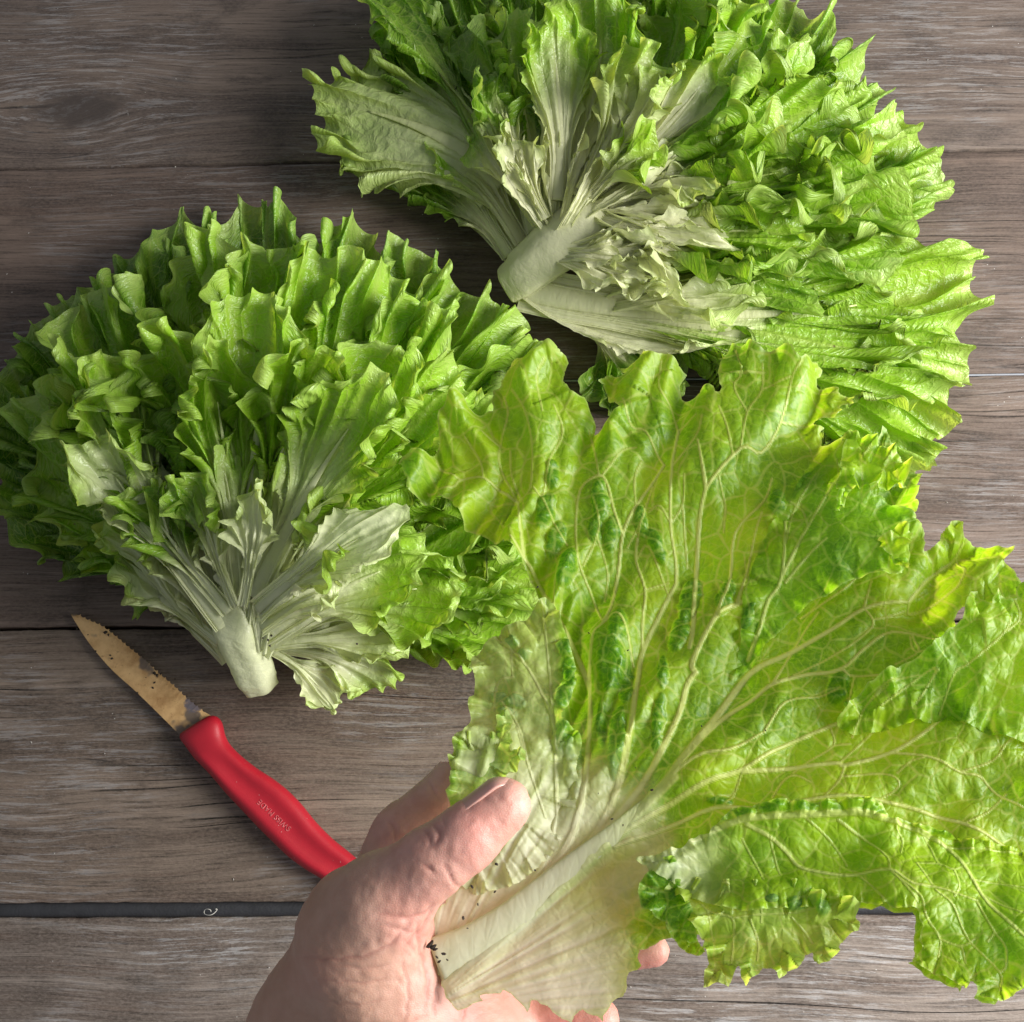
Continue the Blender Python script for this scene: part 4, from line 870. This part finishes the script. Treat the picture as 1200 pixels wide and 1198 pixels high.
# redness of thumb tip, fingers and palm
red = .35*(1-sm(30, 95, np.hypot(hx_-592, hy_-960)))+.35*sm(.2, 1, noise(hx_/60, hy_/60, 9)+.4)+.35*sm(455, 520, hx_)*sm(1060, 1120, hy_)+.4*sm(560, 640, hx_)*sm(1090, 1150, hy_)
tan_ = sm(-40, 60, 440-(hx_)-(hy_-1050)*-.25)
lfh = np.stack([np.clip(red, 0, 1), cr_, np.clip(tan_, 0, 1), np.zeros_like(red)], -1)
t = NT('skin'); at = t.n('ShaderNodeAttribute', attribute_name='lf'); sp = t.n('ShaderNodeSeparateColor', {0: at.outputs['Color']}); tc = t.n('ShaderNodeTexCoord').outputs['Object']
mot = t.noise(tc, 130, 4, .6); mot2 = t.noise(tc, 420, 3, .6)
c = t.mix(t.ramp(mot, .3, .7), (.50, .275, .205), (.63, .375, .295))
c = t.mix(t.ramp(mot2, .5, .8, 0, .35), c, (.60, .30, .24))
c = t.mix(t.math('MULTIPLY', sp.outputs[0], .8), c, (.60, .215, .185))
c = t.mix(t.math('MULTIPLY', sp.outputs[2], .5), c, (.40, .235, .15))
c = t.mix(t.math('MULTIPLY', sp.outputs[1], .45), c, (.36, .13, .10))
vo = t.n('ShaderNodeTexVoronoi', {'Vector': t.scalev(tc, (1, 1.6, 1)), 'Scale': 1300.0}, feature='DISTANCE_TO_EDGE').outputs[0]
hb = t.math('ADD', t.math('MULTIPLY', t.ramp(vo, 0, .25), .5), t.math('MULTIPLY', t.noise(tc, 700, 3), .8))
p = t.n('ShaderNodeBsdfPrincipled', {'Base Color': c, 'Roughness': .48, 'Specular IOR Level': .45, 'Subsurface Weight': .25, 'Subsurface Radius': (1.0, .35, .2), 'Subsurface Scale': .004, 'Normal': t.n('ShaderNodeBump', {'Height': hb, 'Strength': .3, 'Distance': .0002})})
t.set(t.out.inputs[0], p)
HD = mesh_obj('hand', Vh, Qh, t.m, None, lf=lfh)
HD['label'] = 'bare left hand, palm up, thumb pressed on the base of the big leaf'; HD['category'] = 'hand'
# thumb nail: a thin curved plate on the far upper side of the tip
ta, tb = J(546, 981, .2535, 36)[0], J(591, 944, .2525, 33)[0]
ax = tb-ta; ax /= np.linalg.norm(ax); vz = np.array([0, 0, 1.]); sd_ = np.cross(vz, ax); sd_ /= np.linalg.norm(sd_); un = np.cross(ax, sd_)
V = []; nu, nv_ = 16, 20
for lay in (0, 1):
    for i in range(nu):
        for j in range(nv_):
            u = i/(nu-1); v = j/(nv_-1)*2-1
            l = -.0035+u*.0145+.0012*(1-v*v)*(u-.3)
            an_ = math.radians(80+v*38)     # around the thumb, 90 = sideways up-left
            r = (33.6-2.6*u)/zsc(.253)+.0004-lay*.0008
            if u > .72: r -= .0026*((u-.72)/.28)**2
            V.append(ta+ax*(l+.0045)+(sd_*math.sin(an_)+un*math.cos(an_))*r)
V = np.array(V); idx = np.arange(nu*nv_).reshape(nu, nv_); f0 = np.stack([idx[:-1, :-1], idx[1:, :-1], idx[1:, 1:], idx[:-1, 1:]], -1).reshape(-1, 4); o2 = nu*nv_
ringi = np.concatenate([idx[:, 0], idx[-1, 1:], idx[-2::-1, -1], idx[0, -2:0:-1]]); rn = np.roll(ringi, -1)
fcn = np.concatenate([f0, f0[:, ::-1]+o2, np.stack([ringi, ringi+o2, rn+o2, rn], 1)])
t = NT('nail'); t.set(t.out.inputs[0], t.n('ShaderNodeBsdfPrincipled', {'Base Color': (.60, .33, .27, 1), 'Roughness': .28, 'Subsurface Weight': .3, 'Subsurface Radius': (1, .4, .3), 'Subsurface Scale': .002}))
mesh_obj('nail', V, fcn, t.m, HD)
# ================================================================= KNIFE
KN = thing('paring_knife', 'small serrated knife with a dark stained blade, coloured tan for a warm reflection, and red plastic handle', 'knife')
# blade
bl_top = [(80.6,717.4),(91,720),(101,725),(119,733),(134,744),(152,759),(171,774),(187,789),(204,803),(221,819),(239,833),(248,839)]
bl_bot = [(214,864),(196,846),(161,812),(133,787),(112,764),(97,744),(88,730)]
zb = .0045
top = smooth_line(poly(' '.join('%g,%g' % p for p in bl_top)), 8)
# teeth
seglen = np.concatenate([[0], np.cumsum(np.linalg.norm(np.diff(top, axis=0), axis=1))])
ss = np.arange(3, seglen[-1]-8, .6); tx = np.interp(ss, seglen, top[:, 0]); ty = np.interp(ss, seglen, top[:, 1])
gx = np.gradient(tx); gy = np.gradient(ty); gl = np.hypot(gx, gy)
phs = (ss/6.3) % 1.0
sc_ = 2.3*(1-np.sqrt(np.clip(np.sin(math.pi*phs), 0, 1)))*sm(0, 12, ss)-1.0
tx = tx+gy/gl*sc_; ty = ty-gx/gl*sc_
topL = np.vstack([top[:1], np.stack([tx, ty], -1), top[-1:]])
bot = smooth_line(poly(' '.join('%g,%g' % p for p in bl_bot)), 8)[::-1]   # tip -> heel
n = len(topL)
sb = np.concatenate([[0], np.cumsum(np.linalg.norm(np.diff(bot, axis=0), axis=1))]); st = np.concatenate([[0], np.cumsum(np.linalg.norm(np.diff(topL, axis=0), axis=1))])
br = np.stack([np.interp(st/st[-1]*sb[-1], sb, bot[:, i]) for i in (0, 1)], -1)
rowsb = []; ws = [0, .10, .22, .5, .8, 1.0]
for k in ws: rowsb.append(topL*(1-k)+br*k)
G = np.stack(rowsb, 1)
prof = np.array([.00005, .0003, .00055, .0006, .0006, .0005])
zt = zb+np.linspace(-.0014, .0006, n)[:, None]*1.0+prof[None]; zl = zb+np.linspace(-.0014, .0006, n)[:, None]-prof[None]
A = P(G[..., 0], G[..., 1], np.full(G.shape[:2], zb)); A1 = A.copy(); A1[..., 2] = zt; A2 = A.copy(); A2[..., 2] = zl
m = len(ws); V = np.concatenate([A1.reshape(-1, 3), A2.reshape(-1, 3)]); idx = np.arange(n*m).reshape(n, m); o2 = n*m
fc = [tuple(q) for q in np.stack([idx[:-1, :-1], idx[:-1, 1:], idx[1:, 1:], idx[1:, :-1]], -1).reshape(-1, 4).tolist()]
fc += [tuple(i+o2 for i in q[::-1]) for q in fc]
for c in (0, m-1):
    fc += [(int(idx[i, c]), int(idx[i+1, c]), int(idx[i+1, c])+o2, int(idx[i, c])+o2) for i in range(n-1)]
t = NT('stained_blade_warm_sheen'); tc = t.n('ShaderNodeTexCoord').outputs['Object']
a1 = t.noise(tc, 90, 5, .65); a2 = t.noise(t.scalev(tc, (1, 1, 1)), 420, 4, .7); a3 = t.noise(tc, 55, 3, .5)
c = t.mix(t.ramp(a1, .3, .7), (.50, .28, .11), (.74, .47, .21))  # tan base colour paints warm surroundings mirrored in the blade
c = t.mix(t.ramp(a2, .58, .75, 0, .7), c, (.25, .13, .045))
c = t.mix(t.ramp(a3, .60, .66, 0, .85), c, (.10, .085, .08))
hx, hy, hz = P(228, 824, zb)
dd = t.n('ShaderNodeVectorMath', {0: t.n('ShaderNodeVectorMath', {0: tc, 1: (-hx, -hy, -hz)}, operation='ADD').outputs[0]}, operation='LENGTH').outputs['Value']
dd = t.math('ADD', dd, t.math('MULTIPLY', t.math('SUBTRACT', a2, .5), .006))
c = t.mix(t.ramp(dd, .0035, .0055, .9, 0), c, (.13, .12, .15))
p = t.n('ShaderNodeBsdfPrincipled', {'Base Color': c, 'Metallic': t.ramp(a1, .3, .6, .5, .3), 'Roughness': t.ramp(a2, .3, .8, .36, .6), 'Normal': t.n('ShaderNodeBump', {'Height': t.math('ADD', a2, a1), 'Strength': .4, 'Distance': .0003})})
t.set(t.out.inputs[0], p)
mesh_obj('blade', V, fc, t.m, KN, smooth=False)
# handle, lofted
hu = poly('247,838 254,840 259,846 261,853 263,862 269,873 283,887 301,901 318,912 335,925 352,942 370,964 390,984 411,1001 432,1020 450,1042 460,1066')
hl = poly('210,862 213,868 218,874 223,881 230,890 240,900 251,912 268,932 286,951 301,967 318,984 339,1004 358,1018 378,1030 400,1044 424,1058 448,1068')
n = 90; m = 40
def rs_(pl, n):
    pl = smooth_line(pl, 6); s = np.concatenate([[0], np.cumsum(np.linalg.norm(np.diff(pl, axis=0), axis=1))]); q = np.linspace(0, s[-1], n); return np.stack([np.interp(q, s, pl[:, 0]), np.interp(q, s, pl[:, 1])], -1)
U, Lw = rs_(hu, n), rs_(hl, n); tt = np.linspace(0, 1, n)
zc = .0062; A = P(U[:, 0], U[:, 1], np.full(n, zc)); B = P(Lw[:, 0], Lw[:, 1], np.full(n, zc)); C_ = (A+B)/2; H_ = (A-B)/2
hh = .0058*sm(-.08, .05, tt)*(1+.12*np.sin(tt*3.14))*(1-.6*sm(.96, 1.0, tt))
ang = np.linspace(0, 2*math.pi, m, endpoint=False); ca, sa = np.cos(ang), np.sin(ang)
ex = lambda v, e: np.sign(v)*np.abs(v)**e
V = np.zeros((n, m, 3))
for j in range(m):
    w = ex(ca[j], .72); zz = ex(sa[j], .72)
    groove = 0.0
    V[:, j] = C_+H_*w*(.985+.015*1)
    top_ = 1.0 if sa[j] > 0 else 0.0
    dip = top_*.0016*np.exp(-((w-.12)/.42)**2)*sm(.10, .24, tt)*(1-sm(.9, 1, tt))
    rim = top_*.0007*np.exp(-((w+.55)/.22)**2)*sm(.02, .2, tt)
    V[:, j, 2] = zc+hh*zz-dip+rim
for k in (0, n-1):
    V[k] = V[k].mean(0)+(V[k]-V[k].mean(0))*.93
idx = np.arange(n*m).reshape(n, m); jx = np.roll(idx, -1, 1)
fc = [tuple(q) for q in np.stack([idx[:-1], idx[1:], jx[1:], jx[:-1]], -1).reshape(-1, 4).tolist()]+[tuple(idx[0].tolist()), tuple(idx[-1, ::-1].tolist())]
t = NT('red_plastic'); tc = t.n('ShaderNodeTexCoord').outputs['Object']
nn = t.noise(tc, 2600, 2, .6); n2 = t.noise(tc, 120, 4, .6)
sp_ = t.n('ShaderNodeTexVoronoi', {'Vector': tc, 'Scale': 420.0}).outputs['Distance']
c = t.mix(n2, (.30, .006, .016), (.41, .010, .022)); c = t.mix(t.math('MULTIPLY', t.ramp(sp_, .09, .05), t.ramp(t.noise(tc, 140, 2), .58, .63)), c, (.5, .3, .28))
t.set(t.out.inputs[0], t.n('ShaderNodeBsdfPrincipled', {'Base Color': c, 'Roughness': .42, 'Specular IOR Level': .5, 'Normal': t.n('ShaderNodeBump', {'Height': nn, 'Strength': .35, 'Distance': .0002})}))
M_RED = t.m
mesh_obj('handle', V.reshape(-1, 3), fc, M_RED, KN)
# moulded words
cu = bpy.data.curves.new('lettering', 'FONT'); cu.body = 'SWISS MADE'; cu.size = 1.0; cu.align_x = 'CENTER'; cu.align_y = 'CENTER'; cu.extrude = .03; cu.space_character = 1.08
to = bpy.data.objects.new('tmp_text', cu); COL.objects.link(to); bpy.context.view_layer.update()
me = bpy.data.meshes.new_from_object(to.evaluated_get(bpy.context.evaluated_depsgraph_get())); bpy.data.objects.remove(to)
co = np.array([v.co[:] for v in me.vertices]); w_ = co[:, 0].max()-co[:, 0].min()
pa, pb = P(343, 971, zc), P(307, 938, zc); d_ = (pb-pa); ln_ = np.linalg.norm(d_[:2]); d_ = d_/ln_; up_ = np.array([-d_[1], d_[0], 0]); sc1 = ln_/w_; mid = (pa+pb)/2
Vn = mid+co[:, :1]*sc1*d_+co[:, 1:2]*sc1*1.0*up_
# drape on the handle top
Hv = V.reshape(-1, 3); Hv = Hv[Hv[:, 2] > zc]
dz_ = np.array([Hv[np.argsort(((Hv[:, :2]-q[:2])**2).sum(1))[:4], 2].mean() for q in Vn])
Vn[:, 2] = dz_+.00016+np.where(co[:, 2] > 0, .00010, -.0003)
me2 = mesh_obj('lettering', Vn, [tuple(p.vertices) for p in me.polygons], plain('worn_red', (.52, .10, .11), .5), KN, smooth=False)
# soil on the blade and splinters on the table
for px, py, r in [(124, 741, .0010), (127, 744, .0007), (131, 772, .0008), (129, 768, .0005), (181, 789, .0010), (184, 792, .0008), (181, 800, .0006), (179, 806, .0006), (90, 737, .0005), (112, 763, .0005), (161, 812, .0005), (205, 796, .0005), (188, 790, .0006), (222, 858, .0006), (225, 838, .0004), (103, 744, .0004), (171, 794, .0003)]:
    crumb(px, py, zb+.0007, r, 1.2)
for px, py in [(312, 735), (314, 750), (318, 745), (322, 741), (308, 748), (330, 738), (436, 676), (418, 755), (316, 757), (413, 720), (440, 675)]:
    crumb(px, py, .046 if px < 335 else .05, .0006, 1.0)
def crumbs(name, items, mat, label):
    V = []; Fc = []
    rr = random.Random(3)
    for c, r, el, an in items:
        bmn = bmesh.new(); bmesh.ops.create_icosphere(bmn, subdivisions=1, radius=r)
        b0 = len(V)
        for v in bmn.verts:
            k = rr.uniform(.6, 1.3); x, y, z = v.co.x*el*k, v.co.y*k/el, v.co.z*.6*k
            V.append((c[0]+x*math.cos(an)-y*math.sin(an), c[1]+x*math.sin(an)+y*math.cos(an), c[2]+z))
        Fc += [tuple(b0+v.index for v in f.verts) for f in bmn.faces]; bmn.free()
    o = mesh_obj(name, V, Fc, mat, None, smooth=False); o['kind'] = 'stuff'; o['label'] = label; o['category'] = 'soil'
crumbs('soil_specks', CR, plain('soil', (.030, .022, .015), .9, .5, 900, var=.5), 'dark specks of soil on the leaves, cut stem and knife blade')
rr = random.Random(12); dust = []
for i in range(90):
    px, py = rr.uniform(0, 1200), rr.uniform(0, 1198); dust.append((P(px, py, .0002), rr.uniform(.00015, .00042), rr.uniform(1, 1.9), rr.random()*3))
crumbs('wood_dust', dust, plain('pale_dust', (.45, .42, .38), .9, .3), 'tiny pale crumbs scattered over the wooden planks')
# curled thread caught in the seam
TH = []
for i in range(40):
    a = i/39*7.5; TH.append(P(240+7*math.cos(a)*(1-.5*i/40)+i*.3+.3*math.sin(a*3.1), 1069-3.6*math.sin(a*1.1), .0012+.0008*math.sin(a*1.7)))
v_, f_ = tube(TH, .00014, 6)
o = mesh_obj('thread', v_, f_, plain('pale_thread', (.6, .58, .52), .8), None); o['label'] = 'curled pale thread caught in the dark seam between planks'; o['category'] = 'thread'
